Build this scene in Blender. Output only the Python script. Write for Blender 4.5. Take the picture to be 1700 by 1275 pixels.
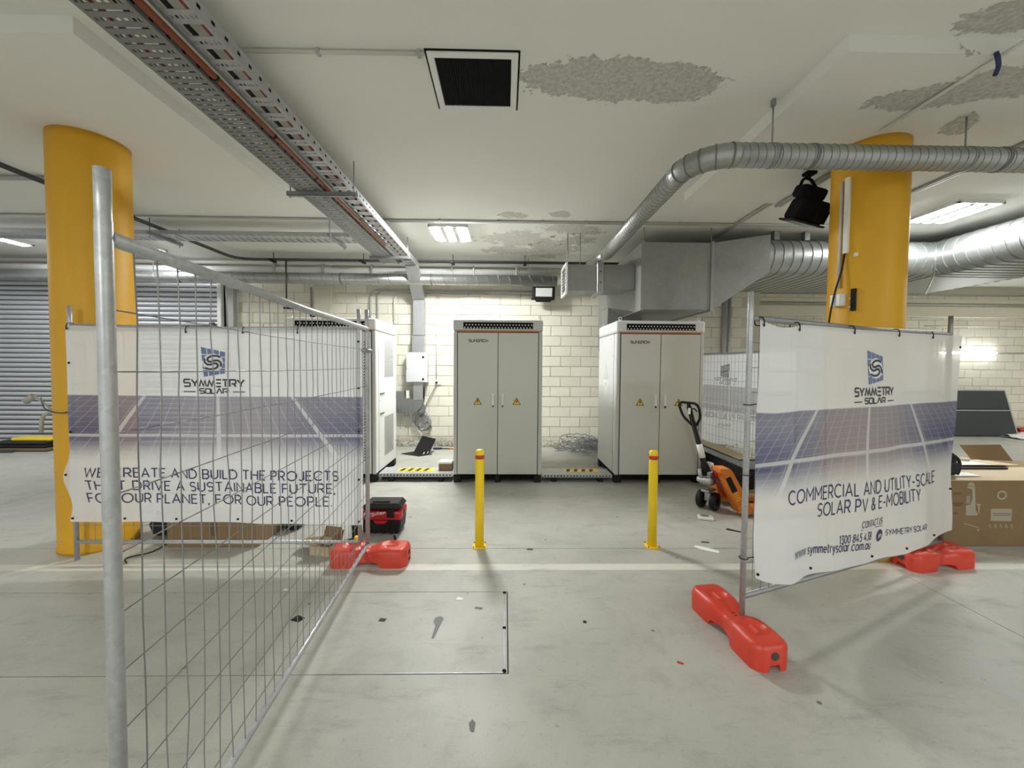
import bpy, bmesh, math, random
from math import sin, cos, pi, radians, sqrt, atan2
from mathutils import Vector, Matrix

random.seed(7)
for _o in list(bpy.data.objects):
    bpy.data.objects.remove(_o)
SC = bpy.context.scene
COL = SC.collection

# ------------------------------------------------------------------ camera
cam_d = bpy.data.cameras.new('camera')
cam_d.sensor_width = 36.0
cam_d.lens = 36.0 * 650.0 / 1700.0
cam_d.shift_y = -6.8 / 1700.0
cam_d.clip_start = 0.02
cam = bpy.data.objects.new('camera', cam_d)
COL.objects.link(cam)
cam.matrix_world = (Matrix.Translation((0, 0, 1.6)) @ Matrix.Rotation(-math.atan(12 / 650.0), 4, 'Z')
                    @ Matrix.Rotation(radians(88.0), 4, 'X') @ Matrix.Rotation(radians(0.45), 4, 'Z'))
SC.camera = cam

# ------------------------------------------------------------------ world, exposure
# added even fill light, let in by leaving out the rear and left walls
WORLD_COL = (0.93, 0.97, 1.0, 1)
WORLD_ST = 0.25
W = bpy.data.worlds.new('world')
SC.world = W
W.use_nodes = True
W.node_tree.nodes['Background'].inputs[0].default_value = WORLD_COL
W.node_tree.nodes['Background'].inputs[1].default_value = WORLD_ST
SC.view_settings.view_transform = 'Standard'
SC.view_settings.look = 'None'
SC.view_settings.gamma = 1.0
SC.view_settings.use_curve_mapping = False
SC.view_settings.exposure = 0.96
TUBE = 150.0            # strength of a fluorescent tube
UNSEEN_LAMPS = ((-1.8, -0.5, 10), (5.6, -1.2, 30), (-7.0, -1.0, 18), (-8.6, 4.6, 22), (-1.8, -5.0, 180), (5.6, -5.0, 145), (-8.0, -5.0, 75), (11.5, 5.5, 70))  # unseen lamps, mostly added to spread light over floor and ceiling
TUBE_COL = (0.985, 1.0, 0.98)
try:
    SC.cycles.max_bounces = 10
    SC.cycles.diffuse_bounces = 6
    SC.cycles.transparent_max_bounces = 24
    SC.cycles.sample_clamp_indirect = 6.0
    SC.cycles.use_denoising = True
except Exception:
    pass

# ------------------------------------------------------------------ helpers
ORG = {}


class MB:
    """collects simple shapes and links them as one mesh object"""

    def __init__(s):
        s.v, s.f, s.sm, s.uv = [], [], [], {}

    def add(s, vs, fs, smooth=False):
        o = len(s.v)
        s.v += [tuple(v) for v in vs]
        for f in fs:
            s.f.append(tuple(i + o for i in f))
            s.sm.append(smooth)
        return s

    def box(s, x0, x1, y0, y1, z0, z1, M=None):
        vs = [Vector((x, y, z)) for z in (z0, z1) for y in (y0, y1) for x in (x0, x1)]
        if M is not None:
            vs = [M @ v for v in vs]
        return s.add(vs, [(0, 2, 3, 1), (4, 5, 7, 6), (0, 1, 5, 4), (2, 6, 7, 3), (0, 4, 6, 2), (1, 3, 7, 5)])

    def rbox(s, x0, x1, y0, y1, z0, z1, b=0.01, seg=2, M=None, fn=None):
        bm = bmesh.new()
        bmesh.ops.create_cube(bm, size=1.0)
        for v in bm.verts:
            v.co = Vector(((x0 + x1) / 2 + v.co.x * (x1 - x0), (y0 + y1) / 2 + v.co.y * (y1 - y0), (z0 + z1) / 2 + v.co.z * (z1 - z0)))
        if b > 0:
            bmesh.ops.bevel(bm, geom=list(bm.edges), offset=b, segments=seg, profile=0.5, affect='EDGES')
        if fn:
            for v in bm.verts:
                v.co = Vector(fn(v.co))
        bm.verts.index_update()
        vs = [(M @ v.co if M is not None else v.co.copy()) for v in bm.verts]
        s.add(vs, [tuple(v.index for v in f.verts) for f in bm.faces], False)
        bm.free()
        return s

    def tube(s, pts, r, n=10, caps=True, closed=False, up=None):
        pts = [Vector(p) for p in pts]
        m = len(pts)
        rs = r if isinstance(r, (list, tuple)) else [r] * m
        rings = []
        t0 = (pts[1] - pts[0]).normalized()
        ref = Vector((0, 0, 1)) if abs(t0.z) < 0.9 else Vector((1, 0, 0))
        a = t0.cross(ref).normalized()
        for i in range(m):
            if closed:
                t = (pts[(i + 1) % m] - pts[i - 1]).normalized()
            elif i == 0:
                t = t0
            elif i == m - 1:
                t = (pts[-1] - pts[-2]).normalized()
            else:
                t = ((pts[i + 1] - pts[i]).normalized() + (pts[i] - pts[i - 1]).normalized())
                t = t.normalized() if t.length > 1e-6 else (pts[i + 1] - pts[i]).normalized()
            a = (a - t * a.dot(t))
            a = a.normalized() if a.length > 1e-6 else t.orthogonal().normalized()
            b = t.cross(a)
            k = 1.0
            if not closed and 0 < i < m - 1:
                c = (pts[i + 1] - pts[i]).normalized().dot(t)
                k = 1 / max(c, 0.5)
            d1 = (pts[i] - pts[i - 1]).normalized() if i > 0 else t
            ring = []
            for j in range(n):
                an = 2 * pi * j / n
                off = a * cos(an) * rs[i] + b * sin(an) * rs[i]
                if k > 1.001:
                    nrm = ((pts[i + 1] - pts[i]).normalized() - (pts[i] - pts[i - 1]).normalized())
                    if nrm.length > 1e-6:
                        nrm.normalize()
                        off = off + nrm * off.dot(nrm) * (k - 1)
                ring.append(pts[i] + off)
            rings.append(ring)
        vs = [v for rg in rings for v in rg]
        fs = []
        for i in range(m if closed else m - 1):
            i2 = (i + 1) % m
            for j in range(n):
                j2 = (j + 1) % n
                fs.append((i * n + j, i * n + j2, i2 * n + j2, i2 * n + j))
        o = len(s.v)
        s.add(vs, fs, n > 5)
        if caps and not closed:
            s.f.append(tuple(o + j for j in range(n))[::-1]); s.sm.append(False)
            s.f.append(tuple(o + (m - 1) * n + j for j in range(n))); s.sm.append(False)
        return s

    def cyl(s, p0, p1, r, n=16, r1=None):
        return s.tube([p0, p1], [r, r if r1 is None else r1], n)

    def lathe(s, c, prof, n=20, axis='z', M=None):
        vs, fs = [], []
        c = Vector(c)
        for (r, h) in prof:
            for j in range(n):
                an = 2 * pi * j / n
                p = Vector((r * cos(an), r * sin(an), h))
                if axis == 'y':
                    p = Vector((p.x, p.z, p.y))
                elif axis == 'x':
                    p = Vector((p.z, p.x, p.y))
                vs.append((M @ (c + p)) if M is not None else c + p)
        for i in range(len(prof) - 1):
            for j in range(n):
                j2 = (j + 1) % n
                fs.append((i * n + j, i * n + j2, (i + 1) * n + j2, (i + 1) * n + j))
        o = len(s.v)
        s.add(vs, fs, True)
        s.f.append(tuple(o + j for j in range(n))[::-1]); s.sm.append(False)
        k = (len(prof) - 1) * n
        s.f.append(tuple(o + k + j for j in range(n))); s.sm.append(False)
        return s

    def prism(s, poly, fn0, fn1):
        """polygon (2-d points) mapped by fn0 and fn1 to two caps"""
        n = len(poly)
        vs = [fn0(p) for p in poly] + [fn1(p) for p in poly]
        fs = [tuple(range(n))[::-1], tuple(range(n, 2 * n))]
        fs += [(i, (i + 1) % n, n + (i + 1) % n, n + i) for i in range(n)]
        return s.add(vs, fs)

    def quad(s, a, b, c, d):
        return s.add([a, b, c, d], [(0, 1, 2, 3)])

    def ribbon(s, pl, w, fn):
        """flat stroke along a 2-d polyline, mitred, mapped by fn(u, v)"""
        n = len(pl)
        L, R = [], []
        for i in range(n):
            p = Vector(pl[i])
            d0 = (p - Vector(pl[i - 1])) if i > 0 else None
            d1 = (Vector(pl[i + 1]) - p) if i < n - 1 else None
            if d0 is None: d0 = d1
            if d1 is None: d1 = d0
            d0 = d0.normalized(); d1 = d1.normalized()
            t = d0 + d1
            t = t.normalized() if t.length > 1e-5 else d1
            nn = Vector((-t.y, t.x))
            k = min(1 / max(0.3, nn.dot(Vector((-d0.y, d0.x)))), 2.2)
            L.append(fn(*(p + nn * w / 2 * k))); R.append(fn(*(p - nn * w / 2 * k)))
        vs = L + R
        fs = [(i, n + i, n + i + 1, i + 1) for i in range(n - 1)]
        return s.add(vs, fs)

    def build(s, name, mat, parent=None, kind=None, label=None, local=False, data_only=False):
        me = bpy.data.meshes.new(name)
        vs = s.v
        if parent is not None and not local:
            ox, oy, oz = ORG.get(parent.name, (0, 0, 0))
            vs = [(x - ox, y - oy, z - oz) for x, y, z in vs]
        me.from_pydata(vs, [], s.f)
        me.polygons.foreach_set('use_smooth', s.sm)
        me.materials.append(mat)
        me.update()
        o = bpy.data.objects.new(name, me)
        COL.objects.link(o)
        if parent is not None:
            o.parent = parent
            if not local:
                ORG[o.name] = ORG.get(parent.name, (0, 0, 0))
        if kind: o['kind'] = kind
        if label: o['label'] = label
        return o


def thing(name, label, cat, loc=(0, 0, 0), rotz=0.0, group=None):
    o = bpy.data.objects.new(name, None)
    o.empty_display_size = 0.1
    COL.objects.link(o)
    o.location = loc
    o.rotation_euler = (0, 0, rotz)
    o['label'] = label; o['category'] = cat
    if group: o['group'] = group
    ORG[o.name] = tuple(loc)
    return o


def tag(o, label, cat, group=None):
    o['label'] = label; o['category'] = cat
    if group: o['group'] = group
    return o


def share(src, name, parent, loc=(0, 0, 0), rot=(0, 0, 0), scale=None):
    o = bpy.data.objects.new(name, src.data)
    COL.objects.link(o)
    o.parent = parent
    o.location = loc; o.rotation_euler = rot
    if scale: o.scale = scale
    return o


def copy_tree(o, parent=None):
    c = o.copy()
    COL.objects.link(c)
    if parent is not None: c.parent = parent
    ORG[c.name] = ORG.get(o.name, (0, 0, 0))
    for ch in list(o.children):
        copy_tree(ch, c)
    return c


def arc(cx, cy, r, a0, a1, n=8, ry=None):
    ry = r if ry is None else ry
    return [(cx + r * cos(radians(a0 + (a1 - a0) * i / n)), cy + ry * sin(radians(a0 + (a1 - a0) * i / n))) for i in range(n + 1)]


def bend(pts, rad, n=5):
    """round the corners of a 3-d polyline"""
    pts = [Vector(p) for p in pts]
    out = [pts[0]]
    for i in range(1, len(pts) - 1):
        a, b, c = pts[i - 1], pts[i], pts[i + 1]
        d0 = (a - b).normalized(); d1 = (c - b).normalized()
        r = min(rad, (a - b).length * 0.45, (c - b).length * 0.45)
        for k in range(n + 1):
            t = k / n
            out.append((b + d0 * r) * (1 - t) ** 2 + b * 2 * t * (1 - t) + (b + d1 * r) * t ** 2)
    out.append(pts[-1])
    return out


# ------------------------------------------------------------------ lettering (strokes on a unit-high grid)
def _glyphs():
    G = {}
    G['A'] = (.78, [[(0, 0), (.39, 1), (.78, 0)], [(.14, .33), (.64, .33)]])
    G['B'] = (.62, [[(.36, .52)] + arc(.36, .76, .24, -90, 90)[1:] + [(0, 1), (0, 0), (.36, 0)] + arc(.36, .26, .26, -90, 90) + [(0, .52)]])
    G['C'] = (.86, [arc(.5, .5, .5, 48, 312, 14)])
    G['D'] = (.8, [[(0, 0), (0, 1), (.3, 1)] + arc(.3, .5, .5, 90, -90, 10) + [(0, 0)]])
    G['E'] = (.56, [[(.56, 1), (0, 1), (0, 0), (.56, 0)], [(0, .52), (.48, .52)]])
    G['F'] = (.54, [[(.54, 1), (0, 1), (0, 0)], [(0, .5), (.46, .5)]])
    G['H'] = (.7, [[(0, 0), (0, 1)], [(.7, 0), (.7, 1)], [(0, .52), (.7, .52)]])
    G['I'] = (.02, [[(.01, 0), (.01, 1)]])
    G['J'] = (.46, [[(.46, 1), (.46, .24)] + arc(.23, .24, .23, 0, -150)])
    G['L'] = (.5, [[(0, 1), (0, 0), (.5, 0)]])
    G['M'] = (.86, [[(0, 0), (0, 1), (.43, .36), (.86, 1), (.86, 0)]])
    G['N'] = (.72, [[(0, 0), (0, 1), (.72, 0), (.72, 1)]])
    G['O'] = (1.0, [arc(.5, .5, .5, 0, 360, 20)])
    G['P'] = (.6, [[(0, 0), (0, 1), (.32, 1)] + arc(.32, .72, .28, 90, -90) + [(0, .44)]])
    G['R'] = (.64, [[(0, 0), (0, 1), (.34, 1)] + arc(.34, .72, .28, 90, -90) + [(0, .44)], [(.32, .44), (.64, 0)]])
    G['S'] = (.58, [[(.56, .88)] + arc(.28, .74, .26, 60, 262, 8) + arc(.3, .26, .27, 88, -140, 8)])
    G['T'] = (.66, [[(0, 1), (.66, 1)], [(.33, 1), (.33, 0)]])
    G['U'] = (.68, [[(0, 1), (0, .34)] + arc(.34, .34, .34, 180, 360) + [(.68, 1)]])
    G['V'] = (.76, [[(0, 1), (.38, 0), (.76, 1)]])
    G['W'] = (1.12, [[(0, 1), (.28, 0), (.56, .95), (.84, 0), (1.12, 1)]])
    G['Y'] = (.68, [[(0, 1), (.34, .46), (.68, 1)], [(.34, .46), (.34, 0)]])
    G['-'] = (.34, [[(0, .4), (.34, .4)]])
    G[','] = (.06, [[(.05, .06), (0, -.18)]])
    G['.'] = (.08, [[(.0, .04), (.1, .04)]])
    G['&'] = (.76, [[(.76, 0), (.2, .7)] + arc(.33, .8, .17, 200, -30, 8) + [(.12, .38)] + arc(.3, .24, .25, 140, 320, 8) + [(.72, .42)]])
    G['1'] = (.26, [[(0, .84), (.24, 1), (.24, 0)]])
    G['3'] = (.56, [[(.02, 1), (.52, 1), (.26, .6)] + arc(.26, .3, .3, 80, -140, 8)])
    G['0'] = (.64, [arc(.32, .5, .32, 0, 360, 16, .5)])
    G['8'] = (.58, [arc(.29, .75, .24, 0, 360, 12), arc(.29, .26, .28, 0, 360, 12)])
    G['4'] = (.66, [[(.66, .26), (0, .26), (.42, 1)], [(.5, .5), (.5, 0)]])
    G['5'] = (.56, [[(.52, 1), (.1, 1), (.06, .58), (.26, .6)] + arc(.26, .3, .3, 80, -140, 8)])
    G['w'] = (.84, [[(0, .66), (.21, 0), (.42, .64), (.63, 0), (.84, .66)]])
    G['s'] = (.42, [[(.4, .58)] + arc(.21, .49, .17, 60, 262, 7) + arc(.21, .17, .18, 88, -140, 7)])
    G['y'] = (.54, [[(0, .66), (.27, .02)], [(.54, .66), (.2, -.22), (.04, -.24)]])
    G['m'] = (.86, [[(0, 0), (0, .66)], [(0, .42)] + arc(.215, .44, .215, 180, 0) + [(.43, 0)], [(.43, .42)] + arc(.645, .44, .215, 180, 0) + [(.86, 0)]])
    G['e'] = (.6, [[(.02, .34), (.58, .34)] + arc(.3, .33, .29, 5, 310, 12)])
    G['t'] = (.34, [[(.12, .9), (.12, .14)] + arc(.24, .14, .12, 180, 290, 5), [(0, .66), (.32, .66)]])
    G['r'] = (.32, [[(0, 0), (0, .66)], [(0, .38)] + arc(.26, .4, .26, 180, 80, 6)])
    G['o'] = (.64, [arc(.32, .33, .32, 0, 360, 16)])
    G['l'] = (.04, [[(.02, 0), (.02, 1)]])
    G['a'] = (.62, [arc(.31, .33, .31, 0, 360, 14), [(.62, 0), (.62, .66)]])
    G['c'] = (.54, [arc(.32, .33, .32, 48, 312, 12)])
    G['u'] = (.54, [[(0, .66), (0, .26)] + arc(.27, .27, .27, 180, 360) + [(.54, .66)], [(.54, .3), (.54, 0)]])
    G['i'] = (.04, [[(.02, 0), (.02, .66)], [(.02, .82), (.02, .94)]])
    G['n'] = (.52, [[(0, 0), (0, .66)], [(0, .4)] + arc(.26, .4, .26, 180, 0) + [(.52, 0)]])
    G['k'] = (.46, [[(0, 0), (0, 1)], [(.42, .66), (0, .28)], [(.14, .4), (.46, 0)]])
    # the squared logo letters
    G['s*'] = (1.0, [[(1, 1), (.1, 1), (0, .9), (0, .62), (.1, .52), (.88, .52), (.98, .42), (.98, .1), (.88, 0), (0, 0)]])
    G['y*'] = (1.1, [[(0, 1), (.55, .42), (1.1, 1)], [(.55, .42), (.55, 0)]])
    G['m*'] = (1.2, [[(0, 0), (.3, .9), (.68, .1), (.98, .9), (1.2, 0)]])
    G['e*'] = (.8, [[(0, 1), (.8, 1)], [(0, .5), (.8, .5)], [(0, 0), (.8, 0)]])
    G['t*'] = (.9, [[(0, 1), (.9, 1)], [(.45, .84), (.45, 0)]])
    G['r*'] = (1.0, [[(0, 0), (0, 1), (.88, 1), (.98, .9), (.98, .52), (.88, .42), (.3, .42)], [(.6, .42), (1, 0)]])
    G['o*'] = (1.0, [[(.1, 0), (.9, 0), (1, .1), (1, .9), (.9, 1), (.1, 1), (0, .9), (0, .1), (.1, 0)]])
    G['l*'] = (.8, [[(0, 1), (0, 0), (.8, 0)]])
    G['a*'] = (1.1, [[(0, 0), (.52, 1), (.62, 1), (1.1, 0)]])
    G['u*'] = (1.0, [[(0, 1), (0, .1), (.1, 0), (.9, 0), (1, .1), (1, 1)]])
    G['n*'] = (1.0, [[(0, 0), (0, 1), (1, 0), (1, 1)]])
    G['g*'] = (1.0, [[(1, 1), (.1, 1), (0, .9), (0, .1), (.1, 0), (1, 0), (1, .5), (.5, .5)]])
    G['w*'] = (1.3, [[(0, 1), (.3, 0), (.65, .85), (1.0, 0), (1.3, 1)]])
    return G


GL = _glyphs()


def text_spans(txt, x0, x1, z0, z1, sp=.24):
    """the stretch of base line each word takes when txt is fitted between x0 and x1"""
    X, cur, out = 0.0, None, []
    for ch in txt + ' ':
        if ch == ' ':
            if cur: out.append((cur[0], cur[1], X - sp)); cur = None
            X += .42; continue
        if cur is None: cur = ['', X]
        cur[0] += ch; X += GL[ch][0] + sp
    sx = (x1 - x0) / out[-1][2]
    zz = lambda x: z0 + (z1 - z0) * (x - x0) / (x1 - x0)
    return [(w, x0 + a * sx, x0 + b * sx, zz(x0 + a * sx), zz(x0 + b * sx)) for w, a, b in out]


def text_strokes(mb, txt, x0, x1, z0, z1, cap, w, fn, star=False, slant=0.0, sp=.24):
    """strokes of txt fitted between x0 and x1; the base line runs from z0 to z1"""
    X, items = 0.0, []
    for ch in txt:
        if ch == ' ':
            X += .42; continue
        wd, pls = GL[ch + '*' if star else ch]
        items.append((X, pls)); X += wd + sp
    X -= sp
    sx = (x1 - x0) / X
    for (ox, pls) in items:
        for pl in pls:
            P = []
            for (a, b) in pl:
                xx = x0 + (ox + a + slant * b) * sx
                P.append((xx, z0 + (z1 - z0) * (xx - x0) / (x1 - x0) + b * cap))
            mb.ribbon(P, w, fn)


# ------------------------------------------------------------------ materials
def nt(name):
    m = bpy.data.materials.new(name)
    m.use_nodes = True
    t = m.node_tree
    return m, t.nodes, t.links, t.nodes['Principled BSDF']


def N(t, typ, **kw):
    n = t.new(typ)
    for k, v in kw.items(): setattr(n, k, v)
    return n


def math_n(m, op, a=None, b=None, c=None, clamp=False):
    n = m.node_tree.nodes.new('ShaderNodeMath'); n.operation = op; n.use_clamp = clamp
    for i, x in enumerate((a, b, c)):
        if x is None: continue
        if isinstance(x, (int, float)): n.inputs[i].default_value = x
        else: m.node_tree.links.new(x, n.inputs[i])
    return n.outputs[0]


def mixc(m, f, a, b, blend='MIX'):
    n = m.node_tree.nodes.new('ShaderNodeMix'); n.data_type = 'RGBA'; n.blend_type = blend
    for sock, x in ((n.inputs[0], f), (n.inputs[6], a), (n.inputs[7], b)):
        if isinstance(x, (int, float)): sock.default_value = x
        elif isinstance(x, tuple): sock.default_value = (*x, 1) if len(x) == 3 else x
        else: m.node_tree.links.new(x, sock)
    return n.outputs[2]


def noise(m, vec, scale, detail=3, rough=.55, dist=0.0):
    n = m.node_tree.nodes.new('ShaderNodeTexNoise')
    n.inputs['Scale'].default_value = scale; n.inputs['Detail'].default_value = detail
    n.inputs['Roughness'].default_value = rough; n.inputs['Distortion'].default_value = dist
    if vec is not None: m.node_tree.links.new(vec, n.inputs['Vector'])
    return n.outputs['Fac']


def ramp(m, x, lo, hi):
    n = m.node_tree.nodes.new('ShaderNodeMapRange'); n.interpolation_type = 'SMOOTHSTEP'
    m.node_tree.links.new(x, n.inputs[0])
    n.inputs[1].default_value = lo; n.inputs[2].default_value = hi
    return n.outputs[0]


def geo_pos(m):
    return m.node_tree.nodes.new('ShaderNodeNewGeometry').outputs['Position']


def obj_pos(m):
    return m.node_tree.nodes.new('ShaderNodeTexCoord').outputs['Object']


def sep(m, v):
    n = m.node_tree.nodes.new('ShaderNodeSeparateXYZ'); m.node_tree.links.new(v, n.inputs[0])
    return n.outputs[0], n.outputs[1], n.outputs[2]


def bump(m, h, strength=.3, dist=.01):
    n = m.node_tree.nodes.new('ShaderNodeBump'); n.inputs['Strength'].default_value = strength
    n.inputs['Distance'].default_value = dist
    m.node_tree.links.new(h, n.inputs['Height'])
    m.node_tree.links.new(n.outputs[0], m.node_tree.nodes['Principled BSDF'].inputs['Normal'])


def plain(name, col, rough=.5, metal=0.0, var=.06, scale=8.0, bmp=0.0, bscale=80.0, spec=None):
    m, t, l, p = nt(name)
    v = obj_pos(m)
    f = noise(m, v, scale, 4)
    c = mixc(m, f, tuple(x * (1 - var) for x in col), tuple(min(1, x * (1 + var)) for x in col))
    l.new(c, p.inputs['Base Color'])
    p.inputs['Roughness'].default_value = rough
    p.inputs['Metallic'].default_value = metal
    if spec is not None: p.inputs['Specular IOR Level'].default_value = spec
    if bmp: bump(m, noise(m, v, bscale, 3), bmp, .004)
    return m


def emis(name, col, st):
    m, t, l, p = nt(name)
    e = N(t, 'ShaderNodeEmission'); e.inputs[0].default_value = (*col, 1); e.inputs[1].default_value = st
    l.new(e.outputs[0], t['Material Output'].inputs[0])
    return m


def metal_galv(name, col, rough=.38, var=.25, scale=14, metal=.85):
    m, t, l, p = nt(name)
    v = obj_pos(m)
    vor = N(t, 'ShaderNodeTexVoronoi'); vor.inputs['Scale'].default_value = scale * 6
    l.new(v, vor.inputs['Vector'])
    sp = math_n(m, 'MULTIPLY', vor.outputs['Color'], .35)
    f = math_n(m, 'ADD', math_n(m, 'MULTIPLY', noise(m, v, scale, 4), .7), sp)
    l.new(mixc(m, f, tuple(x * (1 - var) for x in col), tuple(min(1, x * (1 + var)) for x in col)), p.inputs['Base Color'])
    l.new(math_n(m, 'ADD', math_n(m, 'MULTIPLY', noise(m, v, scale * 1.7, 3), .2), rough - .1), p.inputs['Roughness'])
    p.inputs['Metallic'].default_value = metal
    return m


M = {}
# concrete floor: grey-beige, stained, with the painted bay line
m, t, l, p = nt('floor concrete'); M['floor'] = m
P = geo_pos(m); X, Y, Z = sep(m, P)
n1 = noise(m, P, .55, 5, .6); n2 = noise(m, P, 3.2, 7, .72, .15); n3 = noise(m, P, 26, 4, .7); n4 = noise(m, P, 130, 2)
vs_ = N(t, 'ShaderNodeMapping'); vs_.inputs['Scale'].default_value = (.7, 3.0, 1); l.new(P, vs_.inputs[0])
n5 = noise(m, vs_.outputs[0], 2.4, 8, .74, .2)
c = mixc(m, ramp(m, n1, .3, .7), (.36, .357, .316), (.465, .463, .417))
c = mixc(m, math_n(m, 'MULTIPLY', ramp(m, n2, .47, .72), .5), c, (.27, .26, .23))
c = mixc(m, math_n(m, 'MULTIPLY', ramp(m, n5, .52, .7), .5), c, (.24, .23, .205))
c = mixc(m, math_n(m, 'MULTIPLY', ramp(m, n3, .56, .72), .4), c, (.25, .24, .21))
c = mixc(m, math_n(m, 'MULTIPLY', ramp(m, n4, .45, .75), .22), c, (.56, .55, .5))
sp_ = N(t, 'ShaderNodeTexVoronoi'); sp_.inputs['Scale'].default_value = 5.5; l.new(P, sp_.inputs['Vector'])
c = mixc(m, math_n(m, 'MULTIPLY', ramp(m, sp_.outputs['Distance'], .075, .045), ramp(m, n2, .48, .56)), c, (.12, .115, .1))
yl = math_n(m, 'MULTIPLY', ramp(m, Y, 3.018, 3.024), ramp(m, Y, 3.118, 3.112))
wear = math_n(m, 'MULTIPLY', yl, math_n(m, 'SUBTRACT', 1.0, math_n(m, 'MULTIPLY', ramp(m, n5, .52, .68), .75)))
c = mixc(m, wear, c, (.62, .61, .55))
l.new(c, p.inputs['Base Color'])
l.new(math_n(m, 'ADD', math_n(m, 'MULTIPLY', n2, .3), .3), p.inputs['Roughness'])
p.inputs['Specular IOR Level'].default_value = .4
bump(m, math_n(m, 'ADD', math_n(m, 'MULTIPLY', n3, .5), math_n(m, 'MULTIPLY', n4, .4)), .12, .006)
M['joint'] = plain('floor joint filler', (.09, .085, .075), .9)

# painted plaster ceiling with the spots where the paint has come away
m, t, l, p = nt('ceiling paint'); M['ceiling'] = m
P = geo_pos(m); X, Y, Z = sep(m, P)
n1 = noise(m, P, 7, 6, .68, .5); n2 = noise(m, P, 30, 5, .7); n3 = noise(m, P, 110, 3); n6 = noise(m, P, .5, 4)
mask = None
for (cx, cy, rx, ry, ro, am) in ((.80, 2.80, .70, .21, .04, .55), (1.18, 2.83, .34, .19, 0, .5), (2.98, 2.74, .42, .13, -.18, .6), (3.36, 2.60, .36, .15, .1, .5),
                                 (2.88, 2.22, .30, .13, -.2, .6), (3.52, 3.05, .16, .1, .9, .8), (.10, 5.26, .2, .1, 0, 1.0), (.20, 6.25, .55, .34, .1, 1.25),
                                 (.80, 6.75, .42, .5, .5, 1.1), (.98, 5.75, .42, .2, .2, 1.1), (.72, 5.2, .16, .09, .3, 1.0), (.05, 6.85, .4, .22, 0, 1.3), (1.12, 6.25, .3, .2, -.3, 1.1)):
    dx = math_n(m, 'SUBTRACT', X, cx); dy = math_n(m, 'SUBTRACT', Y, cy)
    ca, sa = cos(ro), sin(ro)
    a = math_n(m, 'DIVIDE', math_n(m, 'ADD', math_n(m, 'MULTIPLY', dx, ca), math_n(m, 'MULTIPLY', dy, sa)), rx)
    b = math_n(m, 'DIVIDE', math_n(m, 'SUBTRACT', math_n(m, 'MULTIPLY', dy, ca), math_n(m, 'MULTIPLY', dx, sa)), ry)
    d = math_n(m, 'SQRT', math_n(m, 'ADD', math_n(m, 'MULTIPLY', a, a), math_n(m, 'MULTIPLY', b, b)))
    d = math_n(m, 'ADD', d, math_n(m, 'MULTIPLY', math_n(m, 'SUBTRACT', n1, .5), am * 2.4))
    d = math_n(m, 'ADD', d, math_n(m, 'MULTIPLY', math_n(m, 'SUBTRACT', n2, .5), .5))
    k = ramp(m, d, 1.0, .93)
    mask = k if mask is None else math_n(m, 'MAXIMUM', mask, k)
bare = mixc(m, ramp(m, n2, .35, .65), (.42, .415, .385), (.62, .61, .56))
bare = mixc(m, math_n(m, 'MULTIPLY', ramp(m, n1, .52, .66), .55), bare, (.6, .59, .55))
pa = mixc(m, n6, (.77, .765, .71), (.82, .815, .77))
pa = mixc(m, math_n(m, 'MULTIPLY', ramp(m, n2, .7, .8), .2), pa, (.5, .49, .45))
l.new(mixc(m, mask, pa, bare), p.inputs['Base Color'])
p.inputs['Roughness'].default_value = .85
hh = math_n(m, 'ADD', math_n(m, 'MULTIPLY', n3, .05), math_n(m, 'MULTIPLY', mask, math_n(m, 'ADD', math_n(m, 'MULTIPLY', n2, .9), -1.2)))
bump(m, hh, .6, .012)

# painted blockwork
m, t, l, p = nt('cream block paint'); M['block'] = m
P = geo_pos(m); X, Y, Z = sep(m, P)
oi = N(t, 'ShaderNodeObjectInfo')
n1 = noise(m, P, 1.3, 5, .6); n2 = noise(m, P, 22, 5, .65); n3 = noise(m, P, 90, 3)
c = mixc(m, oi.outputs['Random'], (.72, .685, .575), (.80, .765, .66))
c = mixc(m, math_n(m, 'MULTIPLY', ramp(m, n1, .5, .75), .3), c, (.62, .58, .47))
c = mixc(m, math_n(m, 'MULTIPLY', ramp(m, n2, .62, .75), .35), c, (.55, .52, .43))
dirt = math_n(m, 'MULTIPLY', ramp(m, Z, .28, .02), ramp(m, math_n(m, 'ADD', n2, math_n(m, 'MULTIPLY', n1, .5)), .55, .9))
c = mixc(m, dirt, c, (.22, .2, .16))
l.new(c, p.inputs['Base Color']); p.inputs['Roughness'].default_value = .75
bump(m, math_n(m, 'ADD', n2, n3), .35, .006)
M['wall'] = plain('cream wall paint', (.62, .59, .49), .8, var=.08, scale=3, bmp=.2)
M['mortar'] = plain('recessed mortar', (.36, .33, .26), .9, var=.1)
M['cream'] = plain('cream trim paint', (.70, .66, .55), .6, var=.05)

M['yellow_col'] = plain('ochre column paint', (.70, .37, .012), .5, var=.14, scale=2.2, bmp=.15, bscale=60)
M['yellow'] = plain('bright yellow enamel', (.92, .64, .012), .35, var=.04)
M['red_band'] = plain('red reflective band', (.55, .035, .02), .3)
M['steel'] = metal_galv('galvanised tube', (.47, .48, .49), .42, .3, 10, .45)
M['steel_dark'] = metal_galv('dull galvanised tube', (.30, .305, .31), .5, .25, 10, .7)
M['wire'] = plain('galvanised wire', (.26, .26, .26), .5, .5, var=.15)
M['duct'] = metal_galv('galvanised duct', (.40, .41, .395), .40, .18, 6)
M['duct_seam'] = metal_galv('duct seam', (.20, .205, .20), .5, .1, 8, .5)
M['sheet'] = metal_galv('dull galvanised sheet', (.31, .315, .295), .55, .16, 5, .5)
M['tray'] = metal_galv('cable tray zinc', (.46, .47, .48), .45, .15, 8, .75)
M['tray_dark'] = metal_galv('weathered tray zinc', (.27, .275, .27), .55, .15, 8, .6)
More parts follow.
